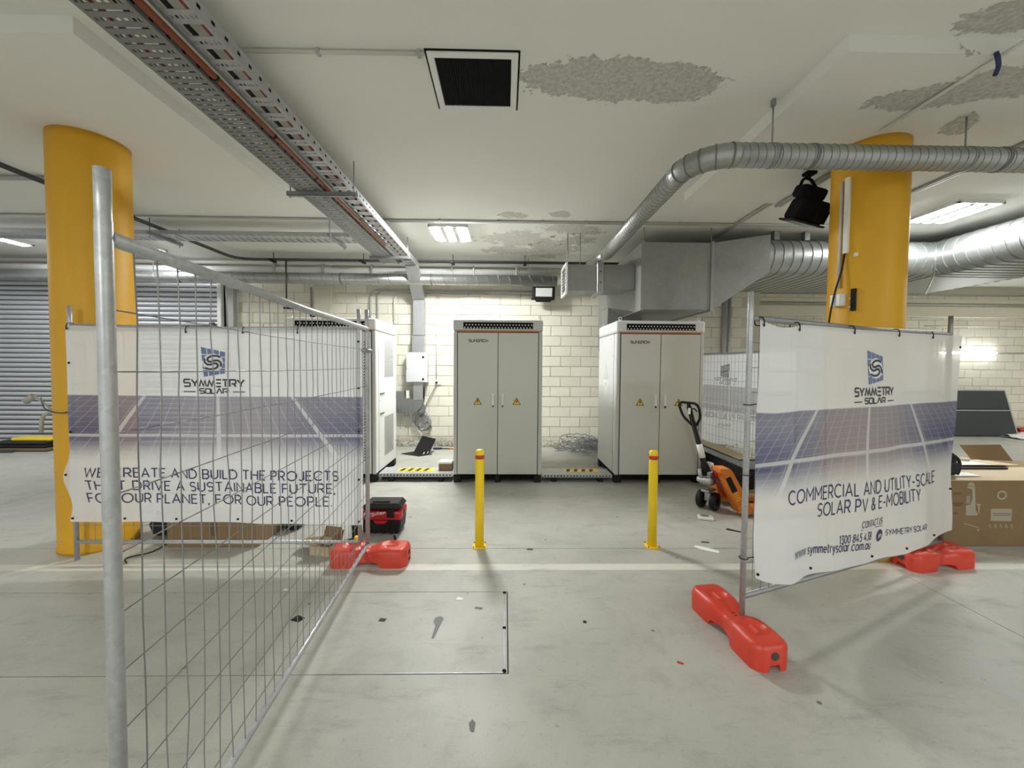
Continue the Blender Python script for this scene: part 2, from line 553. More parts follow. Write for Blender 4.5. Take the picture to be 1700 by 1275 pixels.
M['pipe_white'] = plain('white painted pipe', (.70, .70, .68), .4)
M['pipe_dark'] = plain('dark steel pipe', (.05, .05, .05), .5)
M['pipe_grey'] = plain('grey conduit', (.42, .42, .40), .5)
M['pvc'] = plain('pale conduit', (.60, .59, .54), .5)
M['orange_cable'] = plain('orange conduit', (.22, .055, .022), .45)
M['red_cable'] = plain('dark red cable', (.25, .03, .025), .5)
M['black'] = plain('black plastic', (.009, .009, .009), .5, spec=.3)
M['black_matt'] = plain('black matt', (.006, .006, .006), .85, spec=.15)
M['black_gloss'] = plain('black glass', (.01, .011, .013), .12)
M['charcoal'] = plain('solar cell face', (.035, .042, .048), .28)
M['cab'] = plain('grey cabinet enamel', (.585, .60, .55), .42, var=.02, scale=3, bmp=.08, bscale=160)
M['cab_edge'] = plain('cabinet frame enamel', (.54, .545, .53), .4, var=.02)
M['cab_side'] = plain('cabinet side enamel', (.66, .67, .67), .38, var=.02)
M['cab_white'] = plain('white cabinet enamel', (.74, .75, .75), .38, var=.02)
M['cab_gap'] = plain('cabinet gap', (.05, .05, .05), .7)
M['orange_strip'] = plain('orange trim strip', (.45, .13, .03), .4)
M['chrome'] = plain('bright handle metal', (.82, .82, .82), .3, .35)
M['warn'] = plain('warning yellow', (.75, .55, .03), .4)
M['white'] = plain('white plastic', (.78, .78, .76), .4)
M['white_bright'] = plain('white trunking', (.80, .79, .74), .45)
M['switch'] = plain('pale grey enclosure', (.66, .67, .70), .4)
M['fence_red'] = plain('faded red plastic', (.60, .05, .026), .4, var=.14, scale=9, bmp=.1, bscale=200)
M['vac_red'] = plain('tool red', (.50, .012, .02), .35)
M['jack_orange'] = plain('pallet truck orange', (.70, .20, .02), .38, var=.08)
M['cardboard'] = plain('brown cardboard', (.22, .145, .07), .85, var=.1, scale=5)
M['cardboard_in'] = plain('pale cardboard', (.52, .42, .28), .85, var=.08, scale=5)
M['paper'] = plain('white paper', (.80, .80, .78), .7)
M['timber'] = plain('pale timber', (.58, .43, .23), .7, var=.2, scale=12)
M['fabric_black'] = plain('black bag fabric', (.015, .016, .019), .8, bmp=.3)
M['print_pale'] = plain('pale print on carton', (.36, .32, .25), .8)
M['print_dark'] = plain('dark print on carton', (.14, .09, .045), .8)
M['ink'] = plain('navy ink', (.045, .045, .12), .7)
M['ink_grey'] = plain('charcoal ink', (.05, .05, .06), .7)
M['ink_faded'] = plain('ink seen through the cloth', (.33, .33, .34), .8)
M['ink_blue'] = plain('slate blue ink', (.16, .21, .38), .7, var=.12, scale=3)
M['ink_blue_faded'] = plain('blue seen through the cloth', (.36, .38, .43), .8)
M['ink_white'] = plain('white ink', (.78, .78, .78), .7)
M['logo_grey'] = plain('grey logo', (.09, .09, .085), .5)
M['shutter'] = metal_galv('shutter steel', (.62, .635, .67), .4, .06, 4, .35)
M['housing'] = plain('white lamp housing', (.80, .80, .78), .5)
M['lens'] = plain('grey lamp glass', (.62, .63, .62), .2)
M['cable_grey'] = plain('grey cable', (.20, .21, .23), .5)
M['navy'] = plain('navy plastic', (.02, .03, .1), .4)
M['flake'] = plain('loose paint flake', (.66, .64, .58), .8)
M['tube'] = emis('fluorescent tube', TUBE_COL, TUBE)
M['tube_side'] = emis('fluorescent tube, older', (0.93, 0.97, 1.0), TUBE * .4)
M['tube_wall'] = emis('fluorescent tube on the wall', (0.95, 1.0, 1.0), TUBE * .10)
M['tube_right'] = emis('fluorescent tube on the right', (0.96, 1.0, 1.0), TUBE * .6)
M['led'] = emis('green indicator', (.1, 1.0, .4), 3.0)

def banner_mat(name, faded=False):
    m, t, l, p = nt(name)
    uvn = N(t, 'ShaderNodeUVMap')
    X, Y, Z = sep(m, uvn.outputs[0])
    u = math_n(m, 'MULTIPLY', X, 2.45); v = math_n(m, 'MULTIPLY', Y, 2.0)
    n1 = noise(m, uvn.outputs[0], 3.5, 4); n2 = noise(m, uvn.outputs[0], 140, 2)
    white = mixc(m, n1, (.80, .805, .80), (.87, .875, .87))
    vv = math_n(m, 'SUBTRACT', v, math_n(m, 'MULTIPLY', u, -.01))
    s = math_n(m, 'ADD', 1.0, math_n(m, 'MULTIPLY', math_n(m, 'SUBTRACT', 1.345, v), 1.18))     # fan of the panel seams
    w = math_n(m, 'DIVIDE', math_n(m, 'SUBTRACT', u, 1.17), s)

    def line(x, x0, hw, soft):
        return ramp(m, math_n(m, 'ABSOLUTE', math_n(m, 'SUBTRACT', x, x0)), hw + soft, hw)

    def grid(x, period, hw):
        f = math_n(m, 'PINGPONG', x, period / 2)
        return ramp(m, f, hw, hw * .35)
    warm = ramp(m, math_n(m, 'ABSOLUTE', math_n(m, 'SUBTRACT', u, 1.2)), 1.15, .05)
    cell = mixc(m, warm, (.105, .112, .225), (.36, .325, .355))
    cell = mixc(m, math_n(m, 'MULTIPLY', ramp(m, v, 1.0, 1.34), .5), cell, (.34, .335, .40))
    thin = math_n(m, 'MAXIMUM', grid(w, .088, .006), math_n(m, 'MULTIPLY', grid(v, .042, .004), .6))
    cell = mixc(m, math_n(m, 'MULTIPLY', thin, .3), cell, (.66, .66, .72))
    bars = math_n(m, 'MAXIMUM', math_n(m, 'MAXIMUM', line(w, 0, .009, .006), line(w, .585, .012, .006)),
                  math_n(m, 'MAXIMUM', line(w, -.585, .012, .006), line(v, 1.025, .009, .006)))
    cell = mixc(m, math_n(m, 'MULTIPLY', bars, .85), cell, (.68, .68, .70))
    k = math_n(m, 'MULTIPLY', ramp(m, v, 1.352, 1.342), ramp(m, v, .78, 1.03))
    if faded:
        cell = mixc(m, .68, cell, (.62, .62, .61))
    c = mixc(m, k, white, cell)
    hem = math_n(m, 'MAXIMUM', ramp(m, u, .045, .04), ramp(m, u, 2.255, 2.262))
    l.new(c, p.inputs['Base Color'])
    p.inputs['Roughness'].default_value = .6
    p.inputs['Specular IOR Level'].default_value = .25
    bump(m, n2, .25, .003)
    tr = N(t, 'ShaderNodeBsdfTranslucent'); l.new(c, tr.inputs[0])
    tp = N(t, 'ShaderNodeBsdfTransparent')
    m1 = N(t, 'ShaderNodeMixShader'); m1.inputs[0].default_value = .3 if not faded else .5
    l.new(p.outputs[0], m1.inputs[1]); l.new(tr.outputs[0], m1.inputs[2])
    m2 = N(t, 'ShaderNodeMixShader'); m2.inputs[0].default_value = .13 if not faded else .05
    l.new(m1.outputs[0], m2.inputs[1]); l.new(tp.outputs[0], m2.inputs[2])
    l.new(m2.outputs[0], t['Material Output'].inputs[0])
    return m


M['banner'] = banner_mat('printed mesh banner')
M['banner_back'] = banner_mat('printed mesh banner from behind', True)

# ================================================================== unseen lamps outside the frame, mostly added as fill light
def area(loc, sx, sy, watts, col=(.985, 1, .98)):
    d = bpy.data.lights.new('unseen_lamp', 'AREA')
    d.shape = 'RECTANGLE'; d.size = sx; d.size_y = sy; d.energy = watts; d.color = col
    o = bpy.data.objects.new('unseen_lamp', d)
    COL.objects.link(o); o.location = loc
    return o


for (x, y, wt) in UNSEEN_LAMPS:
    area((x, y, 3.52), .6, .65, wt)

# ================================================================== setting
def struct(name, mb, mat, parent=None):
    return mb.build(name, mat, parent, kind='structure' if parent is None else None)


floor = struct('floor', MB().box(-14.2, 14.2, -7.2, 9.7, -.3, -.018), M['joint'])
g = .0035
def slab(poly):
    mb = MB()
    mb.prism(poly, lambda q: Vector((q[0], q[1], -.018)), lambda q: Vector((q[0], q[1], 0)))
    mb.build('floor_slab', M['floor'], floor)
slab([(-14, 3.385 + g), (-5.655 - g, 3.385 + g), (-5.655 - g, 9.6), (-14, 9.6)])
slab([(-5.655 + g, 3.385 + g), (14, 3.385 + g), (14, 9.6), (-5.655 + g, 9.6)])
slab([(3.12 + g, -7), (14, -7), (14, 3.385 - g), (3.12 + g, 3.385 - g)])
slab([(-14, 1.985 + g), (.028 - g, 1.985 + g), (.028 - g, 2.725 - g), (-14, 2.725 - g)])
slab([(-14, -7), (3.12 - g, -7), (3.12 - g, 3.385 - g), (-14, 3.385 - g), (-14, 2.725 + g), (.028 + g, 2.725 + g), (.028 + g, 1.985 - g), (-14, 1.985 - g)])
mb = MB()
mb.box(.004, .012, 1.985, 2.72, 0, .0025); mb.box(-.62, .012, 1.985, 1.993, 0, .0025)
mb.build('edge_strip', M['steel_dark'], floor)
mb = MB()
for yy in (2.0, 2.34, 2.71):
    mb.cyl((.008, yy, 0), (.008, yy, .005), .011, 8)
mb.build('edge_screw', M['black_matt'], floor)

CZ, PZ = 3.6, 3.5
ceiling = struct('ceiling', MB().box(-14.2, 14.2, -7.2, 9.7, CZ, CZ + .25), M['ceiling'])
for (cx, x0, x1) in ((-3.6, -4.7, -2.505), (3.15, 2.045, 4.25)):
    MB().box(x0, x1, 2.375, 4.53, PZ, CZ + .01).build('drop_panel', M['ceiling'], ceiling)
# loose paint hanging from the damp spot
rng = random.Random(3)
for k in range(22):
    cx, cy = rng.uniform(.35, 1.2), rng.uniform(5.5, 7.1)
    a = rng.uniform(0, 6.3); w_ = rng.uniform(.015, .045); h_ = rng.uniform(.01, .04)
    vs = []
    for i in range(4):
        for j in range(3):
            q = Vector(((i / 3 - .5) * w_ * 2 * (1 - .2 * j * rng.random()), (j / 2) * w_, -.002 - (j / 2) ** 1.5 * h_))
            q = Matrix.Rotation(a, 3, 'Z') @ q
            vs.append(q + Vector((cx, cy, CZ)))
    fs = [(i * 3 + j, i * 3 + j + 1, i * 3 + j + 4, i * 3 + j + 3) for i in range(3) for j in range(2)]
    MB().add(vs, fs).build('paint_flake', M['flake'], ceiling)

WB = 7.75
wall_back = struct('wall_back', MB().box(-14.2, 5.06, WB, WB + .25, -.05, CZ + .02).box(4.86, 5.06, WB + .24, 9.7, -.05, CZ + .02), M['wall'])
wall_alcove = struct('wall_alcove', MB().box(4.9, 14.2, 9.4, 9.7, -.05, CZ + .02), M['wall'])
struct('wall_right', MB().box(14.0, 14.3, -7.2, 9.7, -.05, CZ + .02), M['wall'])

# blocks: one mesh, copied
def brick_mesh(mat):
    bm = MB().rbox(-.195, .195, -.012, .012, -.095, .095, .004, 1)
    me = bpy.data.meshes.new('brick')
    me.from_pydata([tuple(v) for v in bm.v], [], bm.f); me.materials.append(mat); me.update()
    return me


BRICK = brick_mesh(M['block'])
def lay(parent, y, x0, x1, z1, seen):
    n, rest = 0, MB()
    row = 0
    z = .1
    while z < z1:
        x = x0 + (.2 if row % 2 else 0) + .2
        while x < x1 - .1:
            dy = rng.uniform(-.0025, .0025)
            if seen(x, z) and n < 296:
                o = bpy.data.objects.new('brick', BRICK)
                COL.objects.link(o); o.parent = parent
                o.location = (x, y + dy, z); o.scale = (rng.uniform(.995, 1.004), 1, rng.uniform(.99, 1.008))
                n += 1
            else:
                rest.box(x - .195, x + .195, y - .012 + dy, y + .012 + dy, z - .095, z + .095)
            x += .4
        z += .2; row += 1
    rest.build('blockwork', M['block'], parent, kind='stuff')


def seen_back(x, z):
    if x < -2.0: return z > 2.2 and z < 3.2
    if -2.0 <= x < -.55: return z < 3.2
    if -.55 <= x < .5: return 2.3 < z < 3.2
    if .5 <= x < 2.15: return z < 3.0
    if x > 3.4: return 1.7 < z < 3.2
    return False
lay(wall_back, WB - .005, -5.3, 4.95, 3.5, seen_back)
lay(wall_alcove, 9.395, 5.06, 13.6, 3.5, lambda x, z: (9.4 < x < 12.9 and z < 2.85) or (x < 9.4 and 2.6 < z < 3.5))
MB().box(-3.68, -3.36, WB - .10, WB, 0, CZ).build('pilaster', M['wall'], wall_back)
MB().rbox(-5.33, -5.2, WB - .12, WB, 0, 3.15, .006, 1).build('door_jamb', M['pipe_grey'], wall_back)
# ledge and service strips along the alcove wall
struct('trim_1', MB().rbox(5.1, 13.9, 9.3, 9.4, 2.86, 3.12, .01, 1), M['cream'])
struct('trim_2', MB().rbox(5.1, 13.9, 9.34, 9.4, 3.2, 3.3, .01, 1), M['cream'])
# roller shutter
door = struct('door_1', MB().box(-13.9, -5.42, WB - .06, WB - .02, 0, 3.16), M['pipe_dark'])  # dark backing puts the shade between the slats into the colour
prof = []
for k in range(7):
    a = pi * k / 6
    prof.append((-.034 * sin(a) - .002, .006 + .074 * k / 6))
sm = MB()
vs = []
for x in (-13.9, -5.5):
    for (dy, z) in prof: vs.append(Vector((x, dy, z)))
nP = len(prof)
sm.add(vs, [(k, k + 1, nP + k + 1, nP + k) for k in range(nP - 1)], True)
sl0 = sm.build('slat', M['shutter'], door, local=True)
sl0.location = (0, WB - .06, .04)
for k in range(1, 34):
    share(sl0, 'slat', door, (0, WB - .06, .04 + .0917 * k))
MB().rbox(-5.5, -5.42, WB - .14, WB - .02, 0, 3.18, .006, 1).build('guide_rail', M['white'], door)
MB().rbox(-13.9, -5.5, WB - .1, WB - .06, 0, .05, .006, 1).build('bottom_bar', M['pipe_dark'], door)
for (x, z) in ((-8.1, 2.42), (-5.62, 2.33)):
    MB().rbox(x - .05, x + .05, WB - .13, WB - .07, z - .06, z + .06, .01, 1).build('lock_bolt', M['pipe_dark'], door)

# ================================================================== columns
def column(x, y, label):
    r = .262
    root = thing('round_column', label, 'column', (x, y, 0))
    mb = MB().lathe((x, y, 0), [(r + .004, 0), (r + .006, .03), (r, .06), (r, 3.42), (r - .002, PZ)], 56)
    mb.build('shaft', M['yellow_col'], root)
    return root
colL = column(-3.6, 3.52, 'thick ochre yellow round column behind the banner at the left fence')
colR = column(3.16, 3.41, 'thick ochre yellow round column with white trunking and a black bracket')
mbp = MB()
for k in range(3):
    z = (.12, .22, .5)[k]
    a = radians((255, 250, 262)[k])
    mbp.lathe((-3.6 + .262 * cos(a), 3.52 + .262 * sin(a), z), [(.012, -.004), (.012, .004)], 8)
mbp.build('scuff', M['timber'], colL)

def on_col(deg, r):
    a = radians(deg)
    return Vector((3.16 + r * cos(a), 3.41 + r * sin(a), 0))
def col_box(deg, r0, r1, hw, z0, z1):
    a = radians(deg); n = Vector((cos(a), sin(a), 0)); t_ = Vector((-sin(a), cos(a), 0)); c = Vector((3.16, 3.41, 0))
    mb = MB()
    vs = [c + n * rr + t_ * s + Vector((0, 0, z)) for z in (z0, z1) for rr in (r0, r1) for s in (-hw, hw)]
    mb.add(vs, [(0, 1, 3, 2), (4, 6, 7, 5), (0, 4, 5, 1), (2, 3, 7, 6), (0, 2, 6, 4), (1, 5, 7, 3)])
    return mb
tag(col_box(198, .259, .285, .018, 2.585, 3.22).build('cable_trunking', M['white_bright']), 'white trunking strip running down the right-hand ochre column', 'trunking')
q = on_col(188, .275)
tag(MB().cyl((q.x, q.y, 2.30), (q.x, q.y, 3.2), .011, 8).build('conduit_drop', M['pvc']), 'thin pale conduit beside the white trunking on the column', 'conduit')
jb = thing('junction_box', 'white junction box on the ochre column under the trunking', 'junction box', (on_col(190, .26).x, on_col(190, .26).y, 2.18))
col_box(190, .255, .315, .045, 2.14, 2.24).build('box', M['white'], jb)
col_box(190, .315, .32, .04, 2.145, 2.235).build('lid', M['white'], jb)
br = thing('wall_bracket', 'black slotted bracket screwed to the ochre column', 'bracket', (on_col(210, .26).x, on_col(210, .26).y, 2.1))
col_box(212, .258, .275, .018, 2.09, 2.275).build('plate', M['black'], br)
for z in (2.12, 2.19):
    col_box(207, .27, .279, .006, z, z + .012).build('screw', M['chrome'], br)
pts = [on_col(197, .272) + Vector((0, 0, 2.60)), on_col(195, .285) + Vector((0, 0, 2.45)), on_col(190, .325) + Vector((0, 0, 2.25)), on_col(186, .345) + Vector((0, 0, 2.02)), on_col(184, .35) + Vector((0, 0, 1.6)), on_col(186, .33) + Vector((0, 0, .8)), on_col(190, .30) + Vector((0, 0, .02))]
tag(MB().tube(bend(pts, .1), .007, 6).build('black_flex', M['black']), 'black cord hanging from the white trunking down the ochre column', 'cord')
col_box(213, .258, .266, .014, 2.545, 2.575).build('tape_scrap', M['white'], colR)
# blue flex stub from the drop panel at the frame edge
tag(MB().tube(bend([(2.93, 2.36, PZ + .0), (2.93, 2.35, 3.46), (2.95, 2.36, 3.42), (2.93, 2.36, 3.37)], .05), .012, 8).build('cable_stub', M['navy']), 'short dark blue cable end poking out of the right drop panel', 'cable')

# ================================================================== lamps
def lamp(x, y, label, zc=CZ, sx=.56, sy=.66, ntube=3, tube='tube'):
    root = thing('ceiling_light', label, 'light', (x, y, zc), group='fluorescent ceiling lights')
    mb = MB()
    mb.box(x - sx / 2, x + sx / 2, y - sy / 2, y + sy / 2, zc - .02, zc)
    mb.box(x - sx / 2, x - sx / 2 + .02, y - sy / 2, y + sy / 2, zc - .04, zc - .02)
    mb.box(x + sx / 2 - .02, x + sx / 2, y - sy / 2, y + sy / 2, zc - .04, zc - .02)
    mb.box(x - sx / 2, x + sx / 2, y - sy / 2, y - sy / 2 + .03, zc - .04, zc - .02)
    mb.box(x - sx / 2, x + sx / 2, y + sy / 2 - .03, y + sy / 2, zc - .04, zc - .02)
    bw = sx * .098 if ntube > 1 else sx * .32
    for k in range(ntube - 1):                      # dividers flush with the lit bays
        xx = x + (k + .5 - (ntube - 1) / 2) * sx * .31
        mb.box(xx - sx * .055, xx + sx * .055, y - sy / 2 + .03, y + sy / 2 - .03, zc - .054, zc - .02)
    mb.build('housing', M['housing'], root)
    for k in range(ntube):
        xx = x + (k - (ntube - 1) / 2) * sx * .31
        MB().rbox(xx - bw, xx + bw, y - sy / 2 + .035, y + sy / 2 - .035, zc - .052, zc - .022, .008, 1).build('fluorescent_tube', M[tube], root)
    return root
lamp(-.82, 5.94, 'bright fluorescent light on the ceiling beside the peeling damp spot')
lamp(5.60, 4.90, 'fluorescent light behind the right column above the silver oval duct', tube='tube_right')
lamp(-8.05, 6.5, 'fluorescent light at the far left edge above the roller shutter', sx=.2, ntube=1, tube='tube_side')
lamp(-6.05, 6.75, 'fluorescent light just right of the left column behind the cross tray', sx=.2, ntube=1, tube='tube_side')
wl = thing('batten_light', 'glowing fluorescent batten on the cream wall above the leaning panels', 'light', (11.3, 9.3, 2.0))
MB().rbox(10.55, 12.0, 9.36, 9.4, 1.96, 2.06, .01, 1).build('housing', M['housing'], wl)
MB().cyl((10.6, 9.32, 2.01), (11.93, 9.32, 2.01), .03, 10).build('fluorescent_tube', M['tube_wall'], wl)

# ================================================================== ceiling hatch
hr = thing('ceiling_vent', 'square black ceiling vent with a pale metal frame', 'vent', (-.22, 2.835, CZ))
x0, x1, y0, y1 = -.515, .073, 2.562, 3.115
mb = MB()
f = .045
for (a, b, c_, d) in ((x0, x1, y0, y0 + f), (x0, x1, y1 - f, y1), (x0, x0 + f, y0 + f, y1 - f), (x1 - f, x1, y0 + f, y1 - f)):
    mb.rbox(a, b, c_, d, CZ - .018, CZ, .005, 1)
mb.build('frame', M['white'], hr)
MB().box(x0 - .012, x1 + .012, y0 - .012, y1 + .012, CZ - .004, CZ).build('shadow_gap', M['black_matt'], hr)
MB().box(x0 + f, x1 - f, y0 + f, y1 - f, CZ - .008, CZ - .004).build('backing', M['black_matt'], hr)
s0 = None
nsl = 30
for k in range(nsl):
    xx = x0 + f + (x1 - x0 - 2 * f) * (k + .5) / nsl
    if s0 is None:
        s0 = MB().box(-.005, .005, y0 + f - 2.835, y1 - f - 2.835, -.006, .0).build('slat', M['black_matt'], hr, local=True)
        s0.location = (xx + .22, 0, -.008)
    else:
        share(s0, 'slat', hr, (xx + .22, 0, -.008))

# ================================================================== cable trays
def rung_mesh(w, d, mat, slots):
    mb = MB()
    mb.box(-w / 2, w / 2, -d / 2, -d / 2 + d * .38, -.002, .002)
    mb.box(-w / 2, w / 2, d / 2 - d * .38, d / 2, -.002, .002)
    for k in range(slots + 1):
        xx = -w / 2 + w * k / slots
        mb.box(xx - .006, xx + .006, -d * .12, d * .12, -.002, .002)
    return mb
def tray(name, label, x0, x1, y0, y1, z, pitch, d, mat, h0=.05, h1=.05):
    root = thing(name, label, 'cable tray', ((x0 + x1) / 2, y0, z), group='overhead cable trays')
    cx = (x0 + x1) / 2
    for (xa, hh) in ((x0, h0), (x1, h1)):
        mb = MB().box(xa - .0015, xa + .0015, y0, y1, z, z + hh)
        s = -1 if xa == x1 else 1
        mb.box(min(xa, xa + s * .02), max(xa, xa + s * .02), y0, y1, z - .002, z + .001)
        mb.build('side_rail', mat, root)
    mb = MB()
    yy = y0 + .06
    while yy < y1:                                   # punched holes of the outer flange
        mb.box(x1 + .0012, x1 + .003, yy - .012, yy + .012, z + h1 * .35, z + h1 * .6); yy += .1
    mb.build('punched_hole', M['black_matt'], root, kind='stuff')
    r0 = rung_mesh(x1 - x0 - .01, d, mat, 7).build('rung', mat, root, local=True)
    n = int((y1 - y0) / pitch)
    for k in range(n):
        loc = (0, pitch * (k + .5), 0)
        if k == 0: r0.location = loc
        else: share(r0, 'rung', root, loc)
    return root
tray('cable_tray', 'wide dull slotted cable tray left of the orange conduit', -2.055, -1.79, 1.2, 6.68, 3.30, .098, .086, M['tray_dark'])
tray('cable_tray', 'bright zinc cable tray right of the orange conduit', -1.745, -1.555, 1.2, 7.0, 3.36, .16, .085, M['tray'], .05, .075)
tag(MB().tube([(-1.757, 1.2, 3.325), (-1.762, 3.0, 3.33), (-1.755, 5.0, 3.325), (-1.75, 5.75, 3.33)], .019, 10).build('orange_conduit', M['orange_cable']), 'long orange conduit running between the two overhead trays', 'conduit')
oc = bpy.data.objects['orange_conduit']
for yy in (2.45, 3.05, 3.7, 4.5, 5.2):
    MB().tube([(-1.76, yy, 3.327), (-1.76, yy + .02, 3.327)], .0215, 10).build('cable_tie', M['black'], oc)
for k, (x, z, mt, lab) in enumerate(((-1.98, 3.318, 'red_cable', 'dark red cable lying in the dull slotted tray, outer one'), (-1.86, 3.316, 'black', 'black cable lying in the dull slotted tray'),
                                     (-1.60, 3.378, 'red_cable', 'dark red cable lying in the bright zinc tray'), (-1.69, 3.376, 'black', 'black cable lying in the bright zinc tray'),
                                     (-1.82, 3.318, 'red_cable', 'dark red cable in the dull tray, next to the orange conduit'))):
    tag(MB().tube([(x, 1.2, z), (x + .01, 2.6, z), (x - .012, 4.2, z), (x, 6.6, z)], .013, 8).build('cable', M[mt]), lab, 'cable', 'cables in the overhead trays')
def strut(y, x0, x1, z, label):
    r = thing('tray_hanger', label, 'bracket', ((x0 + x1) / 2, y, z))
    mb = MB().box(x0, x1, y - .02, y + .02, z - .04, z - .036).box(x0, x1, y - .02, y - .016, z - .04, z).box(x0, x1, y + .016, y + .02, z - .04, z)
    mb.build('strut', M['steel_dark'], r)
    for xx in (x0 + .03, x1 - .03):
        MB().cyl((xx, y, z - .06), (xx, y, CZ if not (xx < -2.505 and y < 4.53) else PZ), .006, 6).build('threaded_rod', M['steel_dark'], r)
strut(3.95, -2.15, -1.47, 3.297, 'steel hanger strut under the overhead trays beside the left drop panel')
strut(6.2, -2.12, -1.50, 3.297, 'steel hanger strut under the far end of the overhead trays')
# cross tray
ct = thing('cross_cable_tray', 'perforated cable tray crossing behind the left column towards the roller shutter', 'cable tray', (-6, 5.75, 3.4))
MB().box(-11.5, -2.08, 5.60, 5.603, 3.40, 3.455).build('side_rail', M['tray'], ct)
MB().box(-11.5, -2.08, 5.897, 5.90, 3.40, 3.455).build('side_rail', M['tray'], ct)
rr = None
for k in range(94):
    lx = -11.45 + .1 * k + 6
    if rr is None:
        rr = MB().box(-.036, .036, -.147, .147, -.002, .002).build('rung', M['tray'], ct, local=True); rr.location = (lx, 0, .0)
    else: share(rr, 'rung', ct, (lx, 0, 0))
for k, (xx, lab) in enumerate(((-4.85, 'hanger under the cross tray right of the left column'), (-2.42, 'hanger under the cross tray beside the overhead trays'), (-8.6, 'hanger under the cross tray at the far left'))):
    h = thing('tray_hanger', lab, 'bracket', (xx, 5.75, 3.39))
    MB().box(xx - .02, xx + .02, 5.45, 6.02, 3.355, 3.395).build('strut', M['steel_dark'], h)
    for yy in (5.49, 5.98):
        MB().cyl((xx, yy, 3.32), (xx, yy, CZ), .006, 6).build('threaded_rod', M['steel_dark'], h)

# ================================================================== conduits and pipes
def pipe(name, label, cat, pts, r, mat, n=10, rad=.12, clips=(), grp=None):
    o = tag(MB().tube(bend(pts, rad) if len(pts) > 2 else pts, r, n).build(name, mat), label, cat, grp)
    for c in clips:
        c = Vector(c)
        MB().box(c.x - .012, c.x + .012, c.y - r * 1.5, c.y + r * 1.5, c.z - r * 1.3, c.z + r * 1.6).build('saddle_clip', M['pipe_grey'], o)
    return o
pipe('conduit', 'pale conduit from the overhead tray to the black ceiling vent', 'conduit', [(-1.9, 2.585, 3.585), (-.53, 2.575, 3.585)], .013, M['pvc'], clips=[(-1.2, 2.58, 3.585), (-.56, 2.575, 3.585)])
pipe('ceiling_conduit', 'long grey conduit along the ceiling across the peeling damp spot', 'conduit', [(-9, 5.44, 3.585), (-1.6, 5.455, 3.585), (5.0, 5.41, 3.585)], .014, M['pipe_grey'], clips=[(x, 5.43, 3.585) for x in (-.9, -.1, .5, 1.1, 1.7, 2.4, 3.2)])
pipe('ceiling_conduit', 'second grey conduit close behind the long ceiling conduit', 'conduit', [(-1.6, 5.50, 3.585), (5.0, 5.455, 3.585)], .012, M['pipe_grey'])
for k, dx in enumerate((0, .05)):
    pipe('black_conduit', ('black conduit turning along the back pipes, outer of the pair', 'black conduit turning along the back pipes, inner of the pair')[k], 'conduit',
         [(-4.83 + dx, -1.0, 3.475), (-4.83 + dx, 7.17 - dx, 3.475), (2.9, 7.17 - dx, 3.475)], .016, M['pipe_dark'], rad=.3)
for k, (xx, yy) in enumerate(((-4.78, 5.05), (-4.15, 7.15), (-2.55, 7.15), (-.95, 7.15), (.35, 7.15))):
    h = thing('pipe_hanger', ('black hanger over the conduit pair beside the left column', 'black hanger on the back conduits, leftmost along the wall', 'black hanger on the back conduits left of the overhead trays', 'black hanger on the back conduits right of the overhead trays', 'black hanger on the back conduits under the damp spot')[k], 'bracket', (xx, yy, 3.45))
    if k == 0: MB().box(xx - .12, xx + .12, yy - .025, yy + .025, 3.425, 3.455).build('bar', M['black'], h)
    else: MB().box(xx - .025, xx + .025, yy - .14, yy + .06, 3.425, 3.455).build('bar', M['black'], h)
    MB().cyl((xx, yy, 3.45), (xx, yy, CZ), .006, 6).build('rod', M['black'], h)
pipe('back_pipe', 'fat white pipe high along the back wall', 'pipe', [(-13.5, 7.5, 3.37), (.75, 7.5, 3.37)], .065, M['pipe_white'], 14, clips=[(x, 7.5, 3.375) for x in (-4.3, -3.4, -2.5, -1.0, -.6, .2)])
pipe('upper_pipe', 'slim white pipe above the fat pipe on the back wall', 'pipe', [(-13.5, 7.6, 3.53), (4.6, 7.6, 3.53)], .035, M['pipe_white'], 10)
pipe('wall_conduit', 'grey conduit under the long back duct, upper one', 'conduit', [(-2.62, 7.70, 1.9), (-2.62, 7.70, 3.06), (.9, 7.70, 3.06)], .018, M['pipe_grey'], rad=.16)
pipe('wall_conduit', 'grey conduit under the long back duct with the tight bend', 'conduit', [(-2.48, 7.70, 1.9), (-2.48, 7.70, 3.035), (-.3, 7.68, 3.035)], .016, M['pipe_grey'], rad=.1)
pipe('wall_conduit', 'grey conduit under the long back duct, lowest one', 'conduit', [(-2.16, 7.70, 1.9), (-2.16, 7.70, 2.985), (.9, 7.70, 2.985)], .015, M['pvc'], rad=.12, clips=[(-.72, 7.7, 2.985), (.3, 7.7, 2.985)])
pipe('drop_conduit', 'thin pale conduit dropping down the block wall to the power socket', 'conduit', [(-1.345, 7.715, 3.0), (-1.345, 7.715, 1.33)], .011, M['pvc'])
pipe('drop_conduit', 'dark pipe hanging down behind the top rail of the left fence', 'pipe', [(-3.93, 7.15, 3.46), (-3.93, 7.15, 2.62)], .014, M['pipe_dark'])
pipe('drop_conduit', 'grey conduit down the block wall right of the pilaster edge', 'conduit', [(-3.77, 7.72, 3.1), (-3.77, 7.72, 0.05)], .016, M['pipe_grey'])
pipe('down_pipe', 'grey down pipe on the block wall behind the duct, left of two', 'pipe', [(4.31, 7.68, .05), (4.31, 7.68, 3.4)], .032, M['pipe_grey'])
pipe('down_pipe', 'grey down pipe on the block wall behind the duct, right of two', 'pipe', [(4.42, 7.68, .05), (4.42, 7.68, 3.4)], .03, M['steel'])
pipe('down_pipe', 'thin pipe on the block wall right of the right cabinet', 'pipe', [(3.40, 7.70, .05), (3.40, 7.70, 3.0)], .016, M['pipe_grey'])
